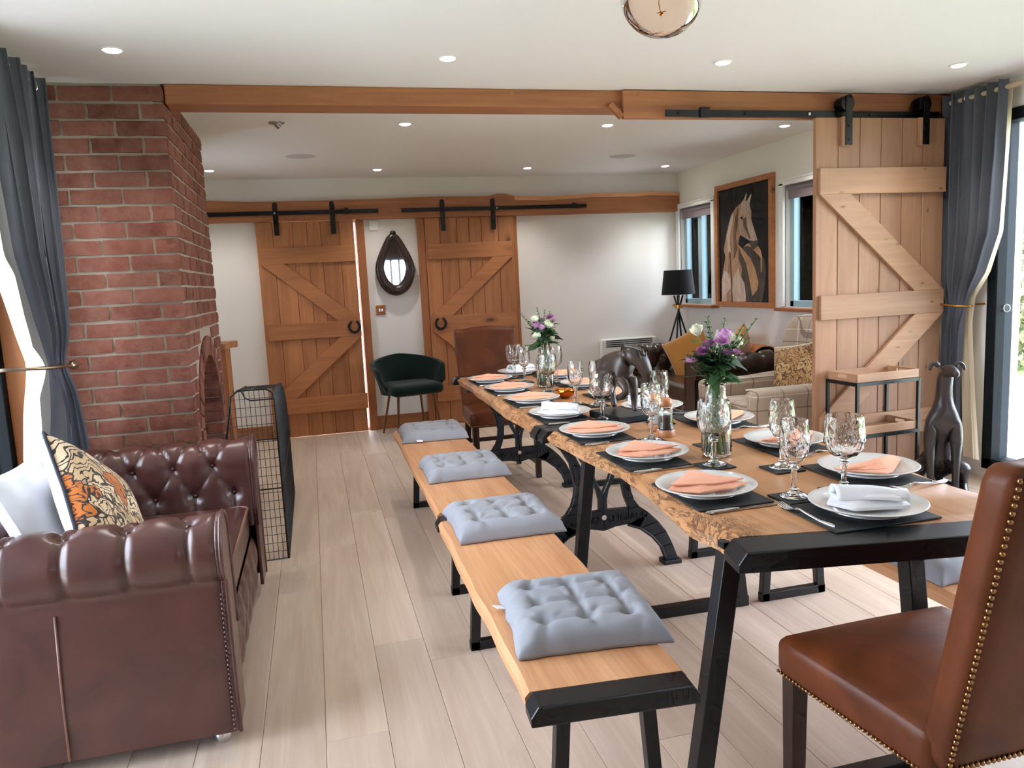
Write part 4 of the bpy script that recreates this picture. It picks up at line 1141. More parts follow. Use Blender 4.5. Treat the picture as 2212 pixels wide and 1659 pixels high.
# ---- loose cushions
def leafpattern(name, base, tan, ink, accent, sc=9):
    t = NT(name); v = t.coords((1, 1, 1), rand=False)
    nz = t.n('ShaderNodeTexNoise'); t.l(v, nz.inputs['Vector']); t.val(nz, Scale=5.5, Detail=2, Distortion=1.2)
    vm = t.n('ShaderNodeVectorMath', operation='MULTIPLY_ADD'); t.l(nz.outputs['Color'], vm.inputs[0]); vm.inputs[1].default_value = (.22, .22, .22); t.l(v, vm.inputs[2])
    wv = t.n('ShaderNodeTexWave', wave_type='RINGS', rings_direction='Z'); t.l(vm.outputs[0], wv.inputs['Vector']); t.val(wv, Scale=sc*1.6, Distortion=9.0, Detail=2.0); wv.inputs['Detail Scale'].default_value = 1.6
    vo = t.n('ShaderNodeTexVoronoi', feature='DISTANCE_TO_EDGE'); t.l(vm.outputs[0], vo.inputs['Vector']); vo.inputs['Scale'].default_value = sc*1.1
    vc = t.n('ShaderNodeTexVoronoi'); t.l(vm.outputs[0], vc.inputs['Vector']); vc.inputs['Scale'].default_value = sc*1.1
    sp = t.n('ShaderNodeSeparateColor'); t.l(vc.outputs['Color'], sp.inputs[0])
    c = t.mix(t.ramp(sp.outputs[0], [(.45, (0,0,0)), (.55, (1,1,1))]), base, tan)
    c = t.mix(t.ramp(sp.outputs[1], [(.80, (0,0,0)), (.82, (1,1,1))]), c, accent)
    c = t.mix(t.ramp(wv.outputs['Fac'], [(.16, (1,1,1)), (.26, (0,0,0))]), c, ink)
    c = t.mix(t.ramp(vo.outputs['Distance'], [(.018, (1,1,1)), (.04, (0,0,0))]), c, ink)
    t.set(Base_Color=c, Roughness=.9, Sheen_Weight=.2); t.bump(t.noise(v, 700, 2), .2, .001)
    return t.m
M['leafprint'] = leafpattern('leaf_print_linen', lin(226, 200, 164), lin(206, 174, 134), lin(46, 36, 34), lin(200, 112, 40))
M['leafprint2'] = leafpattern('tan_leaf_print', lin(206, 170, 122), lin(186, 146, 98), lin(104, 76, 48), lin(196, 150, 96), 8)
M['mustard'] = fabric('mustard_velvet', lin(186, 128, 58), lin(164, 108, 44), sheen=.6)
M['goldsatin'] = fabric('gold_satin', lin(206, 160, 86), lin(184, 134, 66), rough=.5, sheen=.3)
def pillow(name, label, c, nrm, up, S_=.45, T=.13, front=None, back=None, edge=None, spin=0):
    n = Vector(nrm).normalized(); y = Vector(up); y = (y-n*y.dot(n)).normalized(); x = y.cross(n)
    Rm = Matrix((x, y, n)).transposed() @ Matrix.Rotation(spin, 3, 'Z')
    e = thing(name, label, 'cushion', c); e.rotation_euler = Rm.to_euler()
    N = 30
    def P(sg):
        def f(u, v):
            a, b = 2*u-1, 2*v-1
            h = T/2*((1-a**4)*(1-b**4))**.55
            pk = 1-.07*(1-a*a)*abs(b)**3; pk2 = 1-.07*(1-b*b)*abs(a)**3
            return (a*S_/2*pk2, b*S_/2*pk, sg*h+.002*vn(a*4+sg, 2)*vn(b*4, 3))
        return f
    MB().grid(N, N, P(1)).build('front_panel', front, e, smooth=180)
    MB().grid(N, N, P(-1)).build('back_panel', back or front, e, smooth=180)
    if edge:
        q = []
        for k in range(80):
            t = k/80*4; i = int(t); f = t-i
            u, v = ((f, 0), (1, f), (1-f, 1), (0, 1-f))[i]; q.append(P(1)(u, v))
        MB().tube(q, .006, 6, closed=True).build('piping', edge, e, smooth=180)
    return e
pillow('scatter_cushion', 'leaf patterned cream and orange cushion with dark piping on the oxblood sofa', (-.736, 2.752, .689), (.898, .017, .44), (-.34, .66, .668), .44, .14, M['leafprint'], M['linen'], plain('navy_piping', lin(34, 36, 48), .8), 0)
pillow('scatter_cushion', 'cream cushion tucked behind the patterned one on the oxblood sofa', (-.90, 2.78, .655), (.92, 0, .36), (-.36, 0, .92), .46, .13, M['linen'], M['linen'])

# ---- checked armchair
def tweed():
    t = NT('checked_tweed'); tc = t.n('ShaderNodeTexCoord'); sp = t.n('ShaderNodeSeparateXYZ'); t.l(tc.outputs['Object'], sp.inputs[0])
    base = t.mix(t.noise(tc.outputs['Object'], 240, 3), lin(196, 178, 158), lin(170, 150, 130))
    def lines(o, per, w, off, col, c):
        m = t.math('ABSOLUTE', t.math('SUBTRACT', t.math('FRACT', t.math('ADD', t.math('MULTIPLY', o, 1/per), off)), .5))
        return t.mix(t.math('MULTIPLY', t.math('LESS_THAN', m, w), .65), c, col)
    c = base
    for o in (sp.outputs[0], sp.outputs[2]):
        c = lines(o, .19, .025, .2, lin(104, 86, 76), c); c = lines(o, .19, .016, .7, lin(236, 228, 214), c)
    c = lines(sp.outputs[1], .19, .025, .4, lin(104, 86, 76), c)
    t.set(Base_Color=c, Roughness=.95, Sheen_Weight=.3); t.bump(t.noise(tc.outputs['Object'], 500, 2), .3, .001)
    return t.m
M['tweed'] = tweed()
M['creampiping'] = fabric('cream_piping', lin(236, 230, 220))
ac = thing('checked_armchair', 'beige checked tweed wing armchair half hidden by the pine door', 'armchair', (3.19, 4.87, 0), PI/2*3)
# local: faces -y, rotated so that it faces -X
for s_ in (-1, 1):
    def fa(x, y, z):
        zz = z+.355; xx = x*(1+.35*sm(.1, .22, z))+s_*.335
        if z > .1: zz -= .045*sm(-.1, .33, -y)*0
        return (xx, y-.04, zz+ .02*sm(0, .35, y))
    a_ = rbox(.125, .70, .43, .05, 12, fa).build('arm', M['tweed'], ac, smooth=180)
    MB().tube([(s_*.335-s_*.068, y, .565+.0*y) for y in (-.37, -.2, 0, .2, .3)], .006, 6).build('piping', M['creampiping'], a_, smooth=180)
def fbk(x, y, z):
    zz = z+.62; t = (zz-.3)/.7
    return (x*(1-.12*sm(.15, .4, z)), y+.36+.14*t-.10*sm(.2, .36, abs(x)), zz)
rbox(.70, .15, .80, .07, 14, fbk).build('backrest', M['tweed'], ac, smooth=180)
rbox(.56, .60, .16, .05, 12, lambda x, y, z: (x, y-.06, z+.36+(.02*(1-(x/.28)**2) if z > 0 else 0))).build('seat_cushion', M['tweed'], ac, smooth=180)
rbox(.76, .66, .16, .03, 8, lambda x, y, z: (x, y-.01, z+.20)).build('base', M['tweed'], ac, smooth=180)
for sx in (-1, 1):
    for y in (-.3, .28): MB().cyl((sx*.32, y, .125), (sx*.33, y*1.08, 0), .022, .014, 12).build('leg', M['darkwood'], ac)
pillow('scatter_cushion', 'tan leaf print cushion standing in the checked armchair', (3.40, 4.86, .62), (-.95, -.25, .25), (0, 0, 1), .42, .14, M['leafprint2'], M['leafprint2'], M['creampiping'], .18)
pillow('scatter_cushion', 'mustard velvet cushion leaning at the far arm of the dark sofa', (3.28, 6.28, .64), (-.75, -.65, .2), (.2, .0, 1), .42, .13, M['mustard'], M['mustard'], None, .62)
pillow('scatter_cushion', 'gold satin cushion upright on the dark sofa behind the near arm', (3.42, 5.72, .66), (-.5, .8, .2), (.1, .1, 1), .42, .13, M['goldsatin'], M['mustard'], None, .70)
pillow('scatter_cushion', 'white cushion between the two gold ones on the dark sofa', (3.50, 6.02, .66), (-.95, -.2, .3), (.2, 0, 1), .40, .12, M['linen'], M['linen'])
# tan throw over the back of the dark sofa
def thr(u, v):
    y = 5.62+.62*u; a = math.radians(-40+200*v)
    return (3.635+.123*math.cos(a)*(1)+.0, y+.02*vn(v*4, 3), .62+.123*math.sin(a)+.004*vn(u*9+v*3, 5))
th = MB().grid(24, 20, thr).build('throw_blanket', leather('tan_throw', lin(196, 124, 66), lin(170, 100, 50), .6, coat=0), smooth=180, solid=.006)
tag(th, 'tan leather throw over the back of the dark sofa', 'throw')

# ---- green velvet tub chair
M['velvet'] = fabric('green_velvet', lin(12, 36, 30), lin(7, 25, 21), rough=.85, sheen=.12)
M['bronzeleg'] = plain('bronze_leg', lin(120, 84, 58), .35, metal=.8)
gc = thing('tub_chair', 'dark green velvet tub chair against the back wall', 'chair', (.82, 7.10, 0), .22)
def shell(off):
    def f(u, v):
        a = math.radians(-118+236*u); ca = math.cos(a); 
        ht = .345-.115*(1-math.cos(a*.9))*.62-.03*abs(math.sin(a))
        ht *= 1-.55*sm(.86, 1, abs(2*u-1))
        rad = .215+.075*v**1.3+off
        x = math.sin(a)*rad*1.08; y = ca*rad*.92
        return (x, y, .40+ht*v+off*.0)
    return f
sh = MB().grid(40, 14, shell(0)); n1_ = len(sh.v); sh.grid(40, 14, shell(.035))
for i in range(39): sh.f.append((13*40+i, 13*40+i+1, n1_+13*40+i+1, n1_+13*40+i))
for j in range(13): sh.f.append((j*40, (j+1)*40, n1_+(j+1)*40, n1_+j*40)); sh.f.append((j*40+39, (j+1)*40+39, n1_+(j+1)*40+39, n1_+j*40+39))
for i in range(39): sh.f.append((i, i+1, n1_+i+1, n1_+i))
sh.build('tub_back', M['velvet'], gc, smooth=60)
rbox(.50, .48, .10, .045, 10, lambda x, y, z: (x*(1-.08*sm(0, .24, y)), y-.03, z+.445)).build('seat', M['velvet'], gc, smooth=180)
for sx in (-1, 1):
    MB().cyl((sx*.17, -.17, .40), (sx*.215, -.235, 0), .013, .008, 12).build('leg', M['bronzeleg'], gc, smooth=50)
    MB().cyl((sx*.15, .13, .40), (sx*.21, .22, 0), .013, .008, 12).build('leg', M['bronzeleg'], gc, smooth=50)
MB().box(-.18, .18, -.18, .14, .385, .40).build('under_frame', M['bronzeleg'], gc)
# ================================================================ WALL PIECES, LAMPS, STATUES
# ---- horse painting
pt = thing('horse_painting', 'oak framed painting of a pale horse looking back on a black ground', 'painting', (0, 0, 0))
py0, py1, pz0, pz1, fw_ = 5.715, 6.645, 1.045, 2.167, .047
for a in ((py0, py1, pz0, pz0+fw_), (py0, py1, pz1-fw_, pz1), (py0, py0+fw_, pz0+fw_, pz1-fw_), (py1-fw_, py1, pz0+fw_, pz1-fw_)):
    MB().box(3.75, 3.789, *a).build('frame_rail', M['oak_x'], pt, bevel=.003)
MB().box(3.772, 3.785, py0+.03, py1-.03, pz0+.03, pz1-.03).build('canvas', plain('black_canvas', lin(20, 20, 23), .7), pt)
def paint(name, a, b, sc=14):
    t = NT(name); v = t.coords((3, 3, 1), rand=False); t.set(Base_Color=t.ramp(t.noise(v, sc*.4, 4, .6, 1), [(.3, a), (.7, b)]), Roughness=.7); return t.m
PAINT = {'tan': paint('paint_tan', lin(196, 158, 128), lin(150, 112, 84)), 'pale': paint('paint_pale', lin(226, 206, 188), lin(186, 158, 136)), 'grey': paint('paint_shadow', lin(98, 84, 76), lin(62, 52, 48)),
         'gold': paint('paint_gold', lin(208, 166, 122), lin(170, 126, 86)), 'black': paint('paint_black', lin(26, 25, 27), lin(18, 18, 20)), 'face': paint('paint_face', lin(206, 186, 172), lin(160, 132, 112)), 'brown': paint('paint_brown', lin(132, 98, 72), lin(104, 74, 54))}
POLY = [('shadow', 'grey', [(6.261,1.609),(6.204,1.571),(6.119,1.608),(6.009,1.572),(5.903,1.507),(5.851,1.454),(5.832,1.365),(5.853,1.218),(5.893,1.096),(6.142,1.096),(6.166,1.258),(6.222,1.336),(6.263,1.485)]),
 ('body', 'tan', [(6.563,1.094),(6.564,1.278),(6.529,1.399),(6.488,1.51),(6.518,1.575),(6.469,1.715),(6.421,1.814),(6.382,1.881),(6.3,1.942),(6.213,1.971),(6.142,1.963),(6.214,1.865),(6.244,1.761),(6.234,1.691),(6.261,1.616),(6.263,1.485),(6.207,1.39),(6.222,1.305),(6.166,1.258),(6.142,1.096)]),
 ('head', 'face', [(6.205,1.974),(6.17,1.996),(6.127,2.051),(6.118,2.035),(6.145,1.979),(6.114,1.983),(6.052,2.033),(6.049,2.02),(6.08,1.942),(6.049,1.879),(6.054,1.82),(6.008,1.728),(5.955,1.628),(5.949,1.583),(6.009,1.553),(6.043,1.566),(6.077,1.628),(6.16,1.664),(6.231,1.691),(6.259,1.762),(6.25,1.868),(6.22,1.926)]),
 ('flank', 'gold', [(6.269,1.613),(6.148,1.534),(6.065,1.477),(5.984,1.369),(5.945,1.264),(5.959,1.204),(6.041,1.147),(6.081,1.273),(6.135,1.434),(6.219,1.529)]),
 ('back', 'gold', [(6.197,1.578),(6.133,1.609),(6.077,1.613),(6.057,1.574),(6.119,1.589),(6.176,1.581)]),
 ('rump', 'gold', [(6.023,1.554),(5.949,1.58),(5.909,1.544),(5.888,1.484),(5.889,1.352),(5.904,1.352),(5.91,1.478),(5.983,1.526)]),
 ('gap', 'black', [(6.234,1.688),(6.077,1.624),(6.07,1.609),(6.119,1.608),(6.19,1.574),(6.261,1.615)]),
 ('muzzle', 'grey', [(6.077,1.636),(6.022,1.625),(5.955,1.628),(5.949,1.583),(6.009,1.553),(6.043,1.566)]),
 ('cheek', 'brown', [(6.186,1.832),(6.137,1.835),(6.124,1.767),(6.063,1.65),(6.09,1.659),(6.125,1.706),(6.173,1.763)]),
 ('eye', 'black', [(6.226,1.847),(6.193,1.852),(6.186,1.832),(6.215,1.826)]),
 ('chest', 'pale', [(6.355,1.307),(6.265,1.399),(6.229,1.329),(6.166,1.258),(6.146,1.142),(6.154,1.096),(6.359,1.094),(6.375,1.22)]),
 ('shoulder', 'pale', [(6.556,1.278),(6.506,1.382),(6.415,1.348),(6.386,1.276),(6.394,1.22),(6.472,1.164),(6.473,1.094),(6.56,1.094)]),
 ('mane', 'pale', [(6.454,1.699),(6.406,1.821),(6.33,1.907),(6.353,1.816),(6.4,1.695),(6.388,1.537),(6.434,1.531)]),
 ('mane', 'brown', [(6.348,1.707),(6.309,1.843),(6.256,1.93),(6.272,1.825),(6.304,1.688),(6.291,1.564),(6.337,1.488)]),
 ('line', 'brown', [(6.426,1.555),(6.403,1.554),(6.377,1.308),(6.366,1.094),(6.386,1.094),(6.397,1.308)])]
for k, (nm, cl, pts) in enumerate(POLY):
    MB().prism(pts, 3.7716-.0003*k, 3.772, 'YZ').build('painted_'+nm, PAINT[cl], pt)

# ---- horse collar mirror
mr = thing('collar_mirror', 'teardrop mirror in a dark leather horse collar between the oak doors', 'mirror', (.80, 7.5, 1.58))
def tear(a, w, h0, h1):    # a: 0 at the bottom, PI at the top
    c = math.cos(a); s = math.sin(a)
    x = w*s*(1-.42*sm(-.2, 1, -c)); z = -h0*c if c > 0 else -h1*c
    return x, z
mb = MB(); NA = 64; NB = 14
def ring(u, v):
    a = 2*PI*u; b = 2*PI*v; x, z = tear(a, .148, .235, .275); x2, z2 = tear(a+.01, .148, .235, .275)
    tx, tz = x2-x, z2-z; l = math.hypot(tx, tz); nx, nz = tz/l, -tx/l
    rr = .042+.010*math.cos(a)*1.0
    return (x+.012*z/.3*0+nx*rr*math.cos(b), -.05-rr*.95*math.sin(b), z+nz*rr*math.cos(b))
MB().grid(NA, NB, ring, True, True).build('collar', leather('collar_leather', lin(58, 38, 32), lin(36, 22, 20), .3), mr, smooth=180)
MB().prism([tear(2*PI*k/60, .128, .215, .255) for k in range(60)], -.042, -.034, 'XZ').build('glass', plain('mirror_silver', lin(235, 236, 238), .02, metal=1), mr)
MB().ball((0, -.06, .31), .03, .03, .022, 14, 8).build('collar_cap', leather('collar_leather_top', lin(58, 38, 32), lin(36, 22, 20), .3), mr, smooth=180)

# ---- switches, heater
sw = thing('socket_plate', 'white double socket plate high on the wall by the left door', 'socket', (.629, 7.5, 1.967))
MB().box(-.044, .044, -.012, 0, -.045, .045).build('plate', M['white'], sw, bevel=.004)
for x in (-.03, .03): MB().cyl((x, -.0135, 0), (x, -.012, 0), .004, n=8).build('screw', M['chrome'], sw)
sw = thing('light_switch', 'wooden plate light switch below the mirror', 'switch', (.640, 7.5, 1.163))
MB().box(-.045, .045, -.012, 0, -.047, .047).build('plate', M['oak_trim'], sw, bevel=.004)
for x in (-.012, .012): MB().box(x-.008, x+.008, -.018, -.012, -.014, .014).build('rocker', M['chrome'], sw, bevel=.002)
ht = thing('panel_heater', 'white slotted panel heater on the back wall behind the dark sofa', 'heater', (3.18, 7.5, .35))
MB().box(-.31, .31, -.085, -.005, 0, .385).build('body', M['white'], ht, bevel=.018, seg=3)
for k in range(4): MB().box(-.26, .26, -.0875, -.084, .30+.02*k, .309+.02*k).build('slot', M['black'], ht)

# ---- tripod lamp on a side table
st = thing('side_table', 'small dark side table in the corner under the lamp', 'table', (3.56, 7.17, 0))
MB().lathe([(0, .47), (.19, .47), (.195, .48), (.195, .492), (.19, .5), (0, .5)], n=32).build('top', M['darkwood'], st, smooth=40)
for k in range(3):
    a = 2*PI*k/3+.5; MB().cyl((.07*math.cos(a), .07*math.sin(a), .47), (.15*math.cos(a), .15*math.sin(a), 0), .014, .011, 10).build('leg', M['darkwood'], st)
lp = thing('tripod_lamp', 'black tripod lamp with black drum shade and brass ring', 'lamp', (3.60, 7.12, .5))
for k in range(4):
    a = PI/2*k+.9
    MB().cyl((.16*math.cos(a), .14*math.sin(a), 0), (-.045*math.cos(a), -.045*math.sin(a), .655), .009, .009, 10).build('leg', M['black'], lp)
MB().lathe([(.034, .525), (.038, .525), (.038, .56), (.034, .56)], n=28).build('ring', M['brass'], lp, smooth=40)
MB().cyl((0, 0, .56), (0, 0, .74), .008).build('stem', M['black'], lp)
t_ = NT('black_shade'); t_.set(Base_Color=lin(16, 18, 22), Roughness=.9)
MB().lathe([(.168, .665), (.140, .91), (.1385, .91), (.1665, .665)], n=48).build('shade', t_.m, lp, smooth=40)
MB().lathe([(.1660, .667), (.1380, .908)], n=48).build('shade_lining', plain('gold_foil', lin(196, 150, 62), .35, metal=1), lp, smooth=180)
MB().ball((0, 0, .77), .03, n=14, m=10).build('bulb', M['white'], lp, smooth=180)

# ---- ceiling lights
def emis(name, col, s):
    t = NT(name); t.set(Base_Color=(1, 1, 1, 1), Emission_Color=col, Emission_Strength=s); return t.m
M['lamp'] = emis('lamp_glow', (1, .93, .83, 1), 26)
DL = [(-.716, 3.623, 'over the oxblood sofa'), (.694, 3.623, 'over the gangway bench'), (2.077, 3.577, 'over the window side of the tables'), (3.445, 3.518, 'by the garden curtain'),
      (.669, 5.06, 'just behind the front beam, left of centre'), (2.061, 5.08, 'just behind the front beam, right of centre'), (3.444, 5.077, 'above the checked armchair'),
      (-.734, 6.93, 'far corner behind the chimney'), (.652, 6.98, 'near the left oak door'), (2.026, 6.98, 'near the right oak door'), (3.40, 6.95, 'in the corner above the tripod lamp')]
for k, (x, y, w) in enumerate(DL):
    e = thing('ceiling_downlight', 'lit recessed ceiling downlight '+w, 'ceiling light', (x, y, ZC), 0, 'recessed downlights')
    MB().lathe([(.036, -.004), (.044, -.005), (.048, -.002), (.048, -.0002), (.036, -.0002)], n=32).build('trim_ring', M['white'], e, smooth=50)
    MB().lathe([(0, -.009), (.030, -.008), (.036, -.003)], n=28).build('lens', M['lamp'], e, smooth=180)
    ld = bpy.data.lights.new('downlight_beam', 'SPOT'); ld.energy = 30; ld.color = (1, .95, .88); ld.spot_size = math.radians(110); ld.spot_blend = .8; ld.shadow_soft_size = .04
    lo = bpy.data.objects.new('downlight_beam', ld); C.objects.link(lo); lo.parent = e; lo.location = (0, 0, -.03)
e = thing('ceiling_downlight', 'unlit tilted chrome ceiling spot near the chimney', 'ceiling light', (-.121, 5.047, ZC), 0, 'recessed downlights')
MB().lathe([(.034, -.003), (.046, -.005), (.05, -.0005)], n=32).build('trim_ring', M['chrome'], e, smooth=50)
MB().cyl((0, 0, -.002), (.02, .008, -.022), .028, .026, 20).build('spot_head', M['chrome'], e, smooth=40)
for x, y, w in ((.007, 6.256, 'before the left oak door'), (2.714, 6.365, 'over the dark sofa')):
    e = thing('ceiling_speaker', 'flat round white ceiling speaker '+w, 'speaker', (x, y, ZC), 0, 'ceiling speakers')
    MB().lathe([(0, -.004), (.105, -.004), (.114, -.002), (.115, -.0004)], n=48).build('grille', plain('speaker_grille', lin(196, 194, 194), .8, bump=.5, bscale=300), e, smooth=50)
    MB().lathe([(.113, -.0005), (.117, -.004), (.12, -.0005)], n=48).build('rim', M['white'], e, smooth=50)

# ---- glass pendant
pd = thing('glass_pendant', 'amber blown glass pendant light at the top of the picture', 'pendant light', (1.025, 2.10, 2.165))
def pg(off):
    def f(u, v):
        a = 2*PI*u; b = PI*v
        rr = .113*(1+.10*math.cos(b)*.5-.05*math.sin(2*a+1)*math.sin(b)**2+.04*math.cos(3*a)*math.sin(b)**3)-off
        x = rr*math.sin(b)*math.cos(a); y = rr*math.sin(b)*math.sin(a); z = -rr*math.cos(b)*.98
        if v > .93: k = sm(.93, 1, v); x, y = x*(1-k)+.02*math.cos(a)*k, y*(1-k)+.02*math.sin(a)*k; z = z+.03*k
        return (x+.012*math.cos(b), y, z)
    return f
t = NT('amber_glass'); tr_ = t.n('ShaderNodeBsdfTransparent'); gl_ = t.n('ShaderNodeBsdfGlossy'); mx_ = t.n('ShaderNodeMixShader'); lw = t.n('ShaderNodeLayerWeight')
lw.inputs[0].default_value = .13; tr_.inputs[0].default_value = (.93, .83, .76, 1); gl_.inputs['Roughness'].default_value = .02
t.l(lw.outputs['Fresnel'], mx_.inputs[0]); t.l(tr_.outputs[0], mx_.inputs[1]); t.l(gl_.outputs[0], mx_.inputs[2]); t.l(mx_.outputs[0], t.out.inputs[0])
MB().grid(48, 36, pg(0), True).build('globe', t.m, pd, smooth=180)
MB().tube([(0, 0, .14), (.003, 0, .09), (.008, .0, .05), (.002, 0, .01), (-.007, 0, -.025), (-.002, 0, -.05)], .0012, 6).build('filament_wire', M['brass'], pd)
MB().ball((0, 0, -.053), .006, n=10, m=6).tube([(-.012, 0, -.052), (.014, 0, -.046)], .0012, 6).build('led_tip', M['gold'], pd)
MB().cyl((0, 0, .125), (0, 0, .245), .004).build('cord', M['black'], pd)
MB().lathe([(0, .13), (.024, .13), (.026, .115), (.022, .11), (0, .11)], n=24).build('cap', M['brass'], pd, smooth=40)
MB().lathe([(0, .245), (.05, .245), (.05, .235), (.046, .23), (0, .23)], n=32).build('ceiling_rose', M['brass'], pd, smooth=40)

# ---- skin-grown figures
def skin(name, chains, mat, parent, sub=2, rot=None):
    """chains: lists of ((x,y,z), r); first vertex of first chain is the root; vertices closer than 1e-4 are shared"""
    V_, E_, R_, idx = [], [], [], {}
    for ch_ in chains:
        prev = None
        for p, rr in ch_:
            k = tuple(round(c, 4) for c in p)
            if k not in idx: idx[k] = len(V_); V_.append(p); R_.append(rr)
            if prev is not None and prev != idx[k]: E_.append((prev, idx[k]))
            prev = idx[k]
    me = bpy.data.meshes.new(name); me.from_pydata(V_, E_, []); o = bpy.data.objects.new(name, me); C.objects.link(o)
    md = o.modifiers.new('skin', 'SKIN'); md.use_smooth_shade = True; md.branch_smoothing = .6
    for i, sv in enumerate(me.skin_vertices[0].data):
        rr = R_[i]; sv.radius = rr if isinstance(rr, tuple) else (rr, rr); sv.use_root = (i == 0)
    s2 = o.modifiers.new('sub', 'SUBSURF'); s2.levels = sub; s2.render_levels = sub
    me.materials.append(mat); o.parent = parent
    return o
M['carved'] = leather('carved_dark_wood', lin(74, 58, 50), lin(50, 38, 33), .42, 12, .2)
M['bronze'] = leather('dark_bronze', lin(58, 48, 46), lin(38, 33, 34), .34, 6, .2)
hs = thing('horse_statue', 'dark carved horse statue with a raised foreleg on a black plinth', 'statue', (1.262, 3.085, TZ+.001), .22)
MB().box(-.075, .075, -.12, .12, 0, .03).build('plinth', M['black'], hs, bevel=.003)
z0 = .03
def hz(x, y, z): return (x, y, z+z0)
skin('horse', [
 [(hz(0, .070, .232), .062), (hz(0, .015, .222), .058), (hz(0, -.04, .228), .068), (hz(.006, -.080, .252), .062), (hz(.024, -.112, .252), .048), (hz(.042, -.135, .215), .034), (hz(.052, -.145, .175), .027), (hz(.058, -.142, .138), .020), (hz(.060, -.138, .115), .016)],
 [(hz(0, .070, .232), .062), (hz(.034, .080, .165), .034), (hz(.034, .075, .12), .020), (hz(.034, .093, .085), .015), (hz(.034, .083, .03), .0125), (hz(.034, .076, .004), .017)],
 [(hz(0, .070, .232), .062), (hz(-.034, .080, .165), .034), (hz(-.034, .072, .12), .020), (hz(-.034, .086, .085), .015), (hz(-.034, .073, .03), .0125), (hz(-.034, .066, .004), .017)],
 [(hz(0, -.04, .228), .068), (hz(.034, -.062, .155), .030), (hz(.034, -.072, .105), .019), (hz(.034, -.072, .085), .0185), (hz(.034, -.072, .03), .0125), (hz(.034, -.078, .004), .017)],
 [(hz(0, -.04, .228), .068), (hz(-.034, -.066, .155), .030), (hz(-.036, -.112, .118), .020), (hz(-.036, -.112, .098), .018), (hz(-.037, -.068, .076), .013), (hz(-.037, -.045, .070), .018)],
 [(hz(0, .070, .232), .062), (hz(0, .128, .225), .018), (hz(0, .140, .17), .018), (hz(0, .135, .11), .010)]], M['carved'], hs)
for s_ in (-1, 1): MB().bar(hz(.030+s_*.013, -.150, .245), hz(.026+s_*.02, -.150, .272), .010, .008, w1=.002, h1=.002).build('ear', M['carved'], hs)
MB().grid(10, 4, lambda u, v: hz(-.012+.04*u-.004+.008*(v-.5), -.075-.085*u, .300-.018*u*u-.03*v)).build('mane', M['carved'], hs, smooth=180, solid=.006)

dg_ = thing('dog_statue', 'dark bronze statue of a sitting hound beside the garden curtain', 'statue', (3.50, 3.62, 0), -.58)
MB().box(-.15, .15, -.20, .20, 0, .02).build('plinth', M['bronze'], dg_, bevel=.004)
skin('hound', [
 [((0, .10, .15), .088), ((0, .075, .27), .080), ((0, .03, .39), .082), ((0, -.015, .50), .088), ((0, -.015, .585), .058), ((.002, -.02, .655), .046), ((.006, -.04, .745), .046), ((.014, -.085, .762), .041), ((.028, -.14, .752), .027), ((.036, -.18, .745), .020)],
 [((0, -.015, .50), .088), ((.062, -.045, .44), .046), ((.070, -.03, .32), .034), ((.066, -.055, .20), .023), ((.064, -.07, .06), .019), ((.064, -.105, .035), .021)],
 [((0, -.015, .50), .088), ((-.062, -.045, .44), .046), ((-.070, -.03, .32), .034), ((-.066, -.055, .20), .023), ((-.064, -.07, .06), .019), ((-.064, -.105, .035), .021)],
 [((0, .10, .15), .088), ((.085, .07, .17), .062), ((.118, -.03, .185), .050), ((.122, .05, .07), .030), ((.118, -.05, .038), .022), ((.118, -.105, .034), .020)],
 [((0, .10, .15), .088), ((-.085, .07, .17), .062), ((-.118, -.03, .185), .050), ((-.122, .05, .07), .030), ((-.118, -.05, .038), .022), ((-.118, -.105, .034), .020)],
 [((0, .10, .15), .088), ((.02, .17, .06), .022), ((.10, .18, .035), .014), ((.16, .12, .032), .008)]], M['bronze'], dg_)
for s_ in (-1, 1):
    skin('ear', [[((.008+s_*.036, -.045, .775), .016), ((.008+s_*.062, -.04, .80), .016), ((.008+s_*.084, -.05, .785), .013), ((.008+s_*.088, -.06, .755), .007)]], M['bronze'], dg_, 1)

# ---- drinks trolley
tr = thing('drinks_trolley', 'two tier drinks trolley with pine trays and black steel frame', 'trolley', (3.265, 3.915, 0), .05)
W2, D2 = .225, .125
for sx in (-1, 1):
    for sy in (-1, 1): MB().box(sx*W2-.009, sx*W2+.009, sy*D2-.009, sy*D2+.009, 0, .69).build('leg', M['black'], tr, bevel=.001)
for zz in (.67, .355):
    MB().box(-W2, W2, -D2-.009, -D2+.009, zz, zz+.02).box(-W2, W2, D2-.009, D2+.009, zz, zz+.02).box(-W2-.009, -W2+.009, -D2, D2, zz, zz+.02).box(W2-.009, W2+.009, -D2, D2, zz, zz+.02).build('shelf_frame', M['black'], tr, bevel=.001)
    ty = bpy.data.objects.new('tray', None); C.objects.link(ty); ty.parent = tr; ty.location = (0, 0, zz+.021)
    MB().box(-W2+.004, W2-.004, -D2+.004, D2-.004, 0, .008).build('tray_base', M['pine_x'], ty)
    for sy in (-1, 1): MB().box(-W2, W2, sy*(D2-.006)-.006, sy*(D2-.006)+.006, 0, .05).build('tray_side', M['pine_x'], ty, bevel=.002)
    for sx in (-1, 1):   # ends with a rounded hand slot
        x = sx*(W2-.006); hole = [(.035*math.copysign(1, math.cos(a))*.6+.014*math.cos(a), .029+.010*math.sin(a)) for a in [2*PI*k/20 for k in range(20)]]
        out = [(-D2+.012, 0), (D2-.012, 0), (D2-.012, .05), (-D2+.012, .05)]
        mb = MB()
        mb.box(x-.006, x+.006, -D2+.012, -.036, 0, .05).box(x-.006, x+.006, .036, D2-.012, 0, .05).box(x-.006, x+.006, -.036, .036, 0, .018).box(x-.006, x+.006, -.036, .036, .040, .05)
        mb.build('tray_end', M['pine_x'], ty)

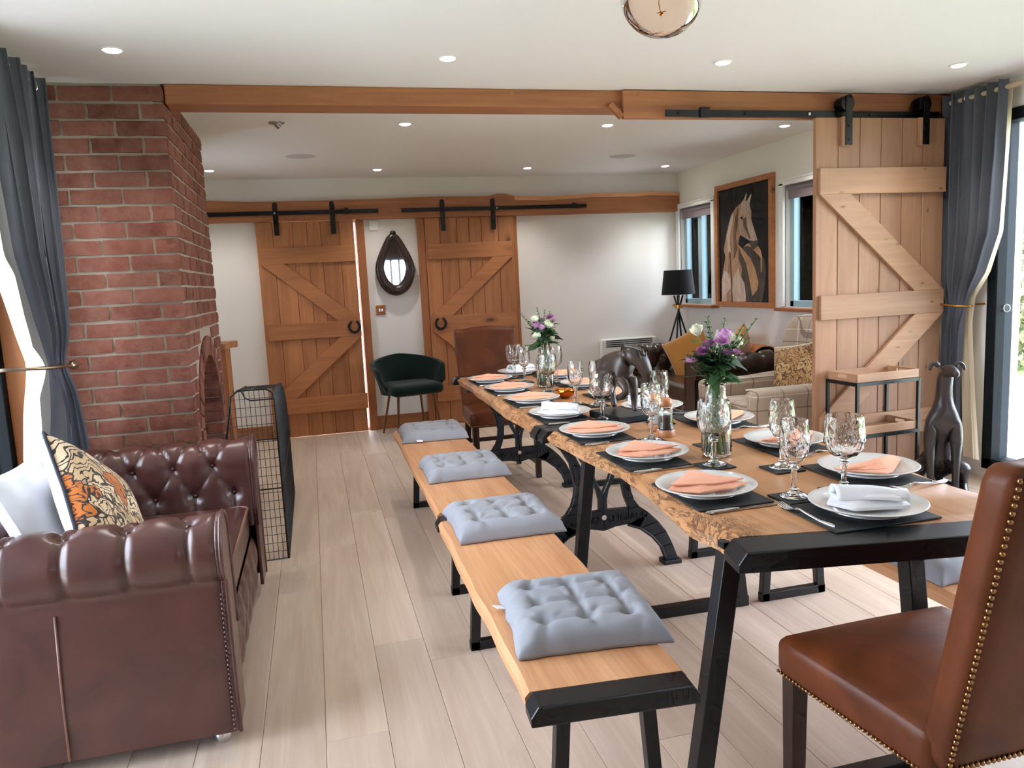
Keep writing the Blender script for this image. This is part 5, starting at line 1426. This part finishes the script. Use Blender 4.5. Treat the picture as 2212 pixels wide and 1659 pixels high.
# ---- wire fire guard, console behind the chimney
fg = thing('fire_guard', 'black wire mesh fire guard standing before the arched fireplace', 'fire guard', (0, 0, 0))
gx, gy0, gy1, gz = -.222, 4.03, 5.40, .90
def wires(nm, pts_list, rr=.0016): 
    mb = MB()
    for a, b in pts_list: mb.tube([a, b], rr, 4, cap=False)
    o = mb.build(nm, M['black'], fg); o['kind'] = 'stuff'; return o
def xl(z): return -.425-.16*(1-z/gz)
fr_pts = [(gx, gy0, 0), (gx, gy0, gz-.06), (gx-.008, gy0, gz-.02), (gx-.04, gy0, gz), (xl(gz)+.03, gy0, gz), (xl(.86), gy0, .87), (xl(0), gy0, 0)]
MB().tube(fr_pts, .0055, 8).tube([fr_pts[0], fr_pts[-1]], .0055, 8).build('end_frame', M['black'], fg, smooth=180)
for z in (.64, .38): MB().tube([(gx, gy0, z), (xl(z), gy0, z)], .004, 8).build('rail', M['black'], fg)
for z in (0.006, .40): MB().tube([(gx+.002, gy0, z), (gx+.002, gy1, z)], .0055, 8).build('rail', M['black'], fg)
MB().tube([(xl(gz)+.03, gy0, gz), (xl(gz)+.03, 4.5, .865)], .005, 8).build('rail', M['black'], fg)
wires('end_mesh', [((gx-.024*k, gy0, 0), (gx-.024*k, gy0, gz if gx-.024*k > xl(gz) else gz*(1-(xl(gz)-(gx-.024*k))/.16))) for k in range(1, 15) if gx-.024*k > xl(0)]+[((gx, gy0, .045*k), (xl(.045*k), gy0, .045*k)) for k in range(1, 20)])
def ztop(y): return float(np.interp(y, (4.03, 4.7, 5.05, 5.25, 5.36, 5.40), (.895, .85, .79, .70, .56, .42)))
def yend(z): return float(np.interp(z, (.42, .56, .70, .79, .85, .895), (5.40, 5.36, 5.25, 5.05, 4.7, 4.05)))
wires('front_mesh', [((gx, gy0+.024*k, 0), (gx, gy0+.024*k, ztop(gy0+.024*k))) for k in range(1, 57)]+[((gx, gy0, .045*k), (gx, yend(.045*k), .045*k)) for k in range(1, 20)])
MB().tube([(gx, gy0+(gy1-gy0)*k/30, ztop(gy0+(gy1-gy0)*k/30)) for k in range(31)]+[(gx, gy1, 0)], .0055, 8).build('front_frame', M['black'], fg, smooth=180)
wires('top_mesh', [((gx-.03*k, gy0, gz), (gx-.03*k, 4.5, .865)) for k in range(1, 7)]+[((gx, gy0+.03*k, gz-.0023*k), (xl(gz)+.03, gy0+.03*k, gz-.0023*k)) for k in range(1, 16)])
MB().tube([(xl(gz)+.045, gy0+.02, .895), (xl(gz)+.06, gy0+.012, .86), (xl(gz)+.085, gy0+.006, .845), (gx, gy0+.006, .845)], .004, 8).build('lid_bar', M['black'], fg, smooth=180)
cs = thing('console_table', 'live-edge oak console table beyond the chimney', 'table', (0, 0, 0))
out = [(-1.25, 5.62), (-.60, 5.62), (-.575, 5.66), (-.60, 5.74), (-.585, 5.82), (-.545, 5.90), (-.55, 5.96), (-.60, 5.97), (-1.25, 5.97)]
MB().prism(out, 1.0, 1.045, 'XY').build('top', M['oak_beam'], cs, bevel=.008)
for x in (-.635, -1.18): MB().box(x-.03, x+.03, 5.66, 5.93, 0, 1.0).build('leg_panel', M['oak_trim'], cs, bevel=.004)

# ---- curtains
M['curtain'] = fabric('charcoal_curtain', lin(92, 94, 103), lin(82, 84, 93), sheen=.15, wscale=600)
def lining():
    t = NT('cream_lining'); tl_ = t.n('ShaderNodeBsdfTranslucent'); tl_.inputs[0].default_value = lin(244, 226, 196); df = t.n('ShaderNodeBsdfDiffuse'); df.inputs[0].default_value = lin(240, 224, 198)
    mx = t.n('ShaderNodeMixShader'); mx.inputs[0].default_value = .5; t.l(df.outputs[0], mx.inputs[1]); t.l(tl_.outputs[0], mx.inputs[2]); t.l(mx.outputs[0], t.out.inputs[0]); return t.m
M['lining'] = lining()
def curtain(label, X0, sgn, rows, lrows, folds, zb):
    """rows: (z, far Y, near Y); drawn back at the tie. sgn points from the room to the window"""
    e = thing('curtain', label, 'curtain', (0, 0, 0))
    Z = [q[0] for q in rows][::-1]; A = [q[1] for q in rows][::-1]; B = [q[2] for q in rows][::-1]
    def surf(A, B, Z, off, nf, amp):
        def f(u, v):
            z = Z[-1]+(Z[0]-Z[-1])*v
            a = float(np.interp(z, Z, A)); b = float(np.interp(z, Z, B)); w = abs(a-b)
            k = math.exp(-((z-1.10)/.10)**2)
            am = amp*(1-.72*k)*(.55+.45*sm(0, .5, w))
            ph = 2*PI*nf*(u+.035*vn(u*5+z*.8, 3)*(1-u)*u*4)
            hang = am*math.sin(ph)+.25*am*math.sin(2.3*ph+z*2)
            return (X0+sgn*off+hang-sgn*.045*k*0+(-sgn)*.03*sm(.5, 0, abs(z-1.1))*0, a+(b-a)*(u+.018*math.sin(ph*2)), z)
        return f
    MB().grid(150, 90, surf(A, B, Z, 0, folds, .048)).build('cloth', M['curtain'], e, smooth=180)
    LZ = [q[0] for q in lrows][::-1]; LA = [q[1] for q in lrows][::-1]; LB = [q[2] for q in lrows][::-1]
    MB().grid(60, 60, surf(LA, LB, LZ, .03, 2, .018)).build('lining', M['lining'], e, smooth=180)
    for k in range(folds):
        y = A[-1]+(B[-1]-A[-1])*(k+.5)/folds
        MB().tube([(X0+.028*math.cos(a), y, 2.342+.028*math.sin(a)) for a in [2*PI*i/16 for i in range(16)]], .006, 6, closed=True).build('eyelet', M['chrome'], e, smooth=180)
    return e
curtain('charcoal curtain tied back beside the pine door and garden glazing', 3.935, 1,
        [(2.385, 4.145, 3.655), (1.977, 4.145, 3.672), (1.532, 4.14, 3.70), (1.29, 4.12, 3.785), (1.15, 4.095, 3.885), (1.10, 4.085, 3.905), (.978, 4.085, 3.92), (.545, 4.08, 3.93), (.13, 4.05, 3.92)],
        [(2.36, 4.0, 3.66), (1.532, 3.9, 3.69), (1.29, 3.95, 3.77), (1.15, 4.0, 3.865), (1.10, 4.0, 3.875), (.978, 4.0, 3.885), (.545, 3.99, 3.845), (.13, 3.98, 3.80)], 6, .13)
curtain('charcoal curtain tied back beside the brick chimney', -1.135, -1,
        [(2.385, 4.02, 3.35), (2.055, 4.0, 3.42), (1.58, 3.97, 3.46), (1.30, 3.955, 3.60), (1.155, 3.96, 3.70), (1.10, 3.965, 3.725), (.89, 4.0, 3.66), (.70, 4.06, 3.57), (.12, 4.10, 3.50)],
        [(2.36, 3.8, 3.34), (1.505, 3.7, 3.375), (1.323, 3.7, 3.475), (1.128, 3.8, 3.565), (.928, 3.8, 3.47), (.75, 3.8, 3.405), (.12, 3.8, 3.36)], 6, .12)
for X0, label, ya, yb in ((3.935, 'pale curtain pole above the garden glazing', -1.9, 4.13), (-1.135, 'pale curtain pole above the left glazing', -.9, 4.05)):
    e = thing('curtain_pole', label, 'curtain pole')
    MB().cyl((X0, ya, 2.342), (X0, yb, 2.342), .014, n=16).build('pole', plain('pole_wood', lin(196, 178, 152), .4), e, smooth=40)
    for y in (ya+.4, (ya+yb)/2, yb-.03):
        MB().bar((X0, y, 2.342), (X0+(.12 if X0 > 0 else -.16), y, 2.342), .012, .02).build('bracket', M['chrome'], e)
e = thing('curtain_tieback', 'brass cord tieback around the curtain by the garden glazing', 'tieback')
MB().tube([(3.935+.075*math.cos(a), 3.995+.115*math.sin(a), 1.10+.01*math.sin(a)) for a in [2*PI*k/28 for k in range(28)]], .007, 8, closed=True).build('cord', M['brass'], e, smooth=180)
MB().cyl((4.0, 3.90, 1.098), (4.05, 3.88, 1.098), .006).build('hook', M['brass'], e)
e = thing('curtain_tieback', 'metal holdback with an oval finial around the curtain by the chimney', 'tieback')
MB().tube([(-1.3, 3.52, 1.12), (-1.15, 3.56, 1.115), (-1.085, 3.62, 1.11), (-1.06, 3.72, 1.105), (-1.065, 3.80, 1.10)], .008, 8).build('arm', plain('antique_nickel', lin(170, 150, 128), .3, metal=1), e, smooth=180)
MB().ball((-1.063, 3.835, 1.10), .02, .042, .022, 16, 10).build('finial', plain('antique_nickel_knob', lin(176, 156, 132), .3, metal=1), e, smooth=180)

# ================================================================ GARDEN
M['paving'] = plain('pale_paving', lin(216, 212, 206), .9, bump=.3, bscale=8)
struct(MB().box(-40, 60, -40, 60, -.16, -.125).build('ground', M['paving']), 'pale paving outside the windows')
def lawnmat():
    t = NT('lawn'); v = t.coords(); t.set(Base_Color=t.ramp(t.noise(v, 3, 5), [(.3, lin(120, 150, 84)), (.7, lin(150, 176, 104))]), Roughness=.95); t.bump(t.noise(v, 60, 3), .8, .02); return t.m
M['lawn'] = lawnmat()
o = struct(MB().box(7.2, 40, -20, 40, -.13, -.11).build('lawn_right', M['lawn']), 'lawn beyond the garden glazing')
o = struct(MB().box(-40, -6.5, -20, 40, -.13, -.11).build('lawn_left', M['lawn']), 'lawn beyond the left glazing')
def hedge(name, label, x0, x1, y0, y1, h, n, seed):
    R_ = random.Random(seed); mb = MB()
    for k in range(n):
        y = R_.uniform(y0, y1); hh = h*(.75+.3*vn(y*.7, seed)); z = R_.uniform(-.12, hh)
        x = x0+(x1-x0)*R_.random()**2+.35*vn(y*1.3, seed+1)+.3*vn(z*2, seed+2)
        s = R_.uniform(.04, .10); a, b, c = (R_.uniform(0, 6.28) for _ in range(3))
        m_ = Euler((a, b, c)).to_matrix(); 
        mb.add([Vector((x, y, z))+m_ @ Vector(q) for q in ((-s, 0, 0), (0, -s*.5, 0), (s, 0, 0), (0, s*.5, 0))], [(0, 1, 2, 3)])
    t = NT(name+'_leaves'); v = t.coords((1, 1, 1), rand=False)
    t.set(Base_Color=t.ramp(t.noise(v, 1.8, 6, .7), [(.3, lin(84, 96, 62)), (.45, lin(130, 138, 98)), (.6, lin(150, 136, 106)), (.75, lin(180, 184, 144))]), Roughness=.7)
    o = mb.build(name, t.m); tag(o, label, 'hedge', kind='stuff')
    return o
hedge('garden_hedge', 'loose leafy hedge across the lawn beyond the garden glazing', 8.6, 10.2, 3, 11.5, 2.7, 18000, 3)
hedge('boundary_hedge', 'hedge beyond the lawn outside the left glazing', -12, -10.5, -3, 14, 2.4, 8000, 5)
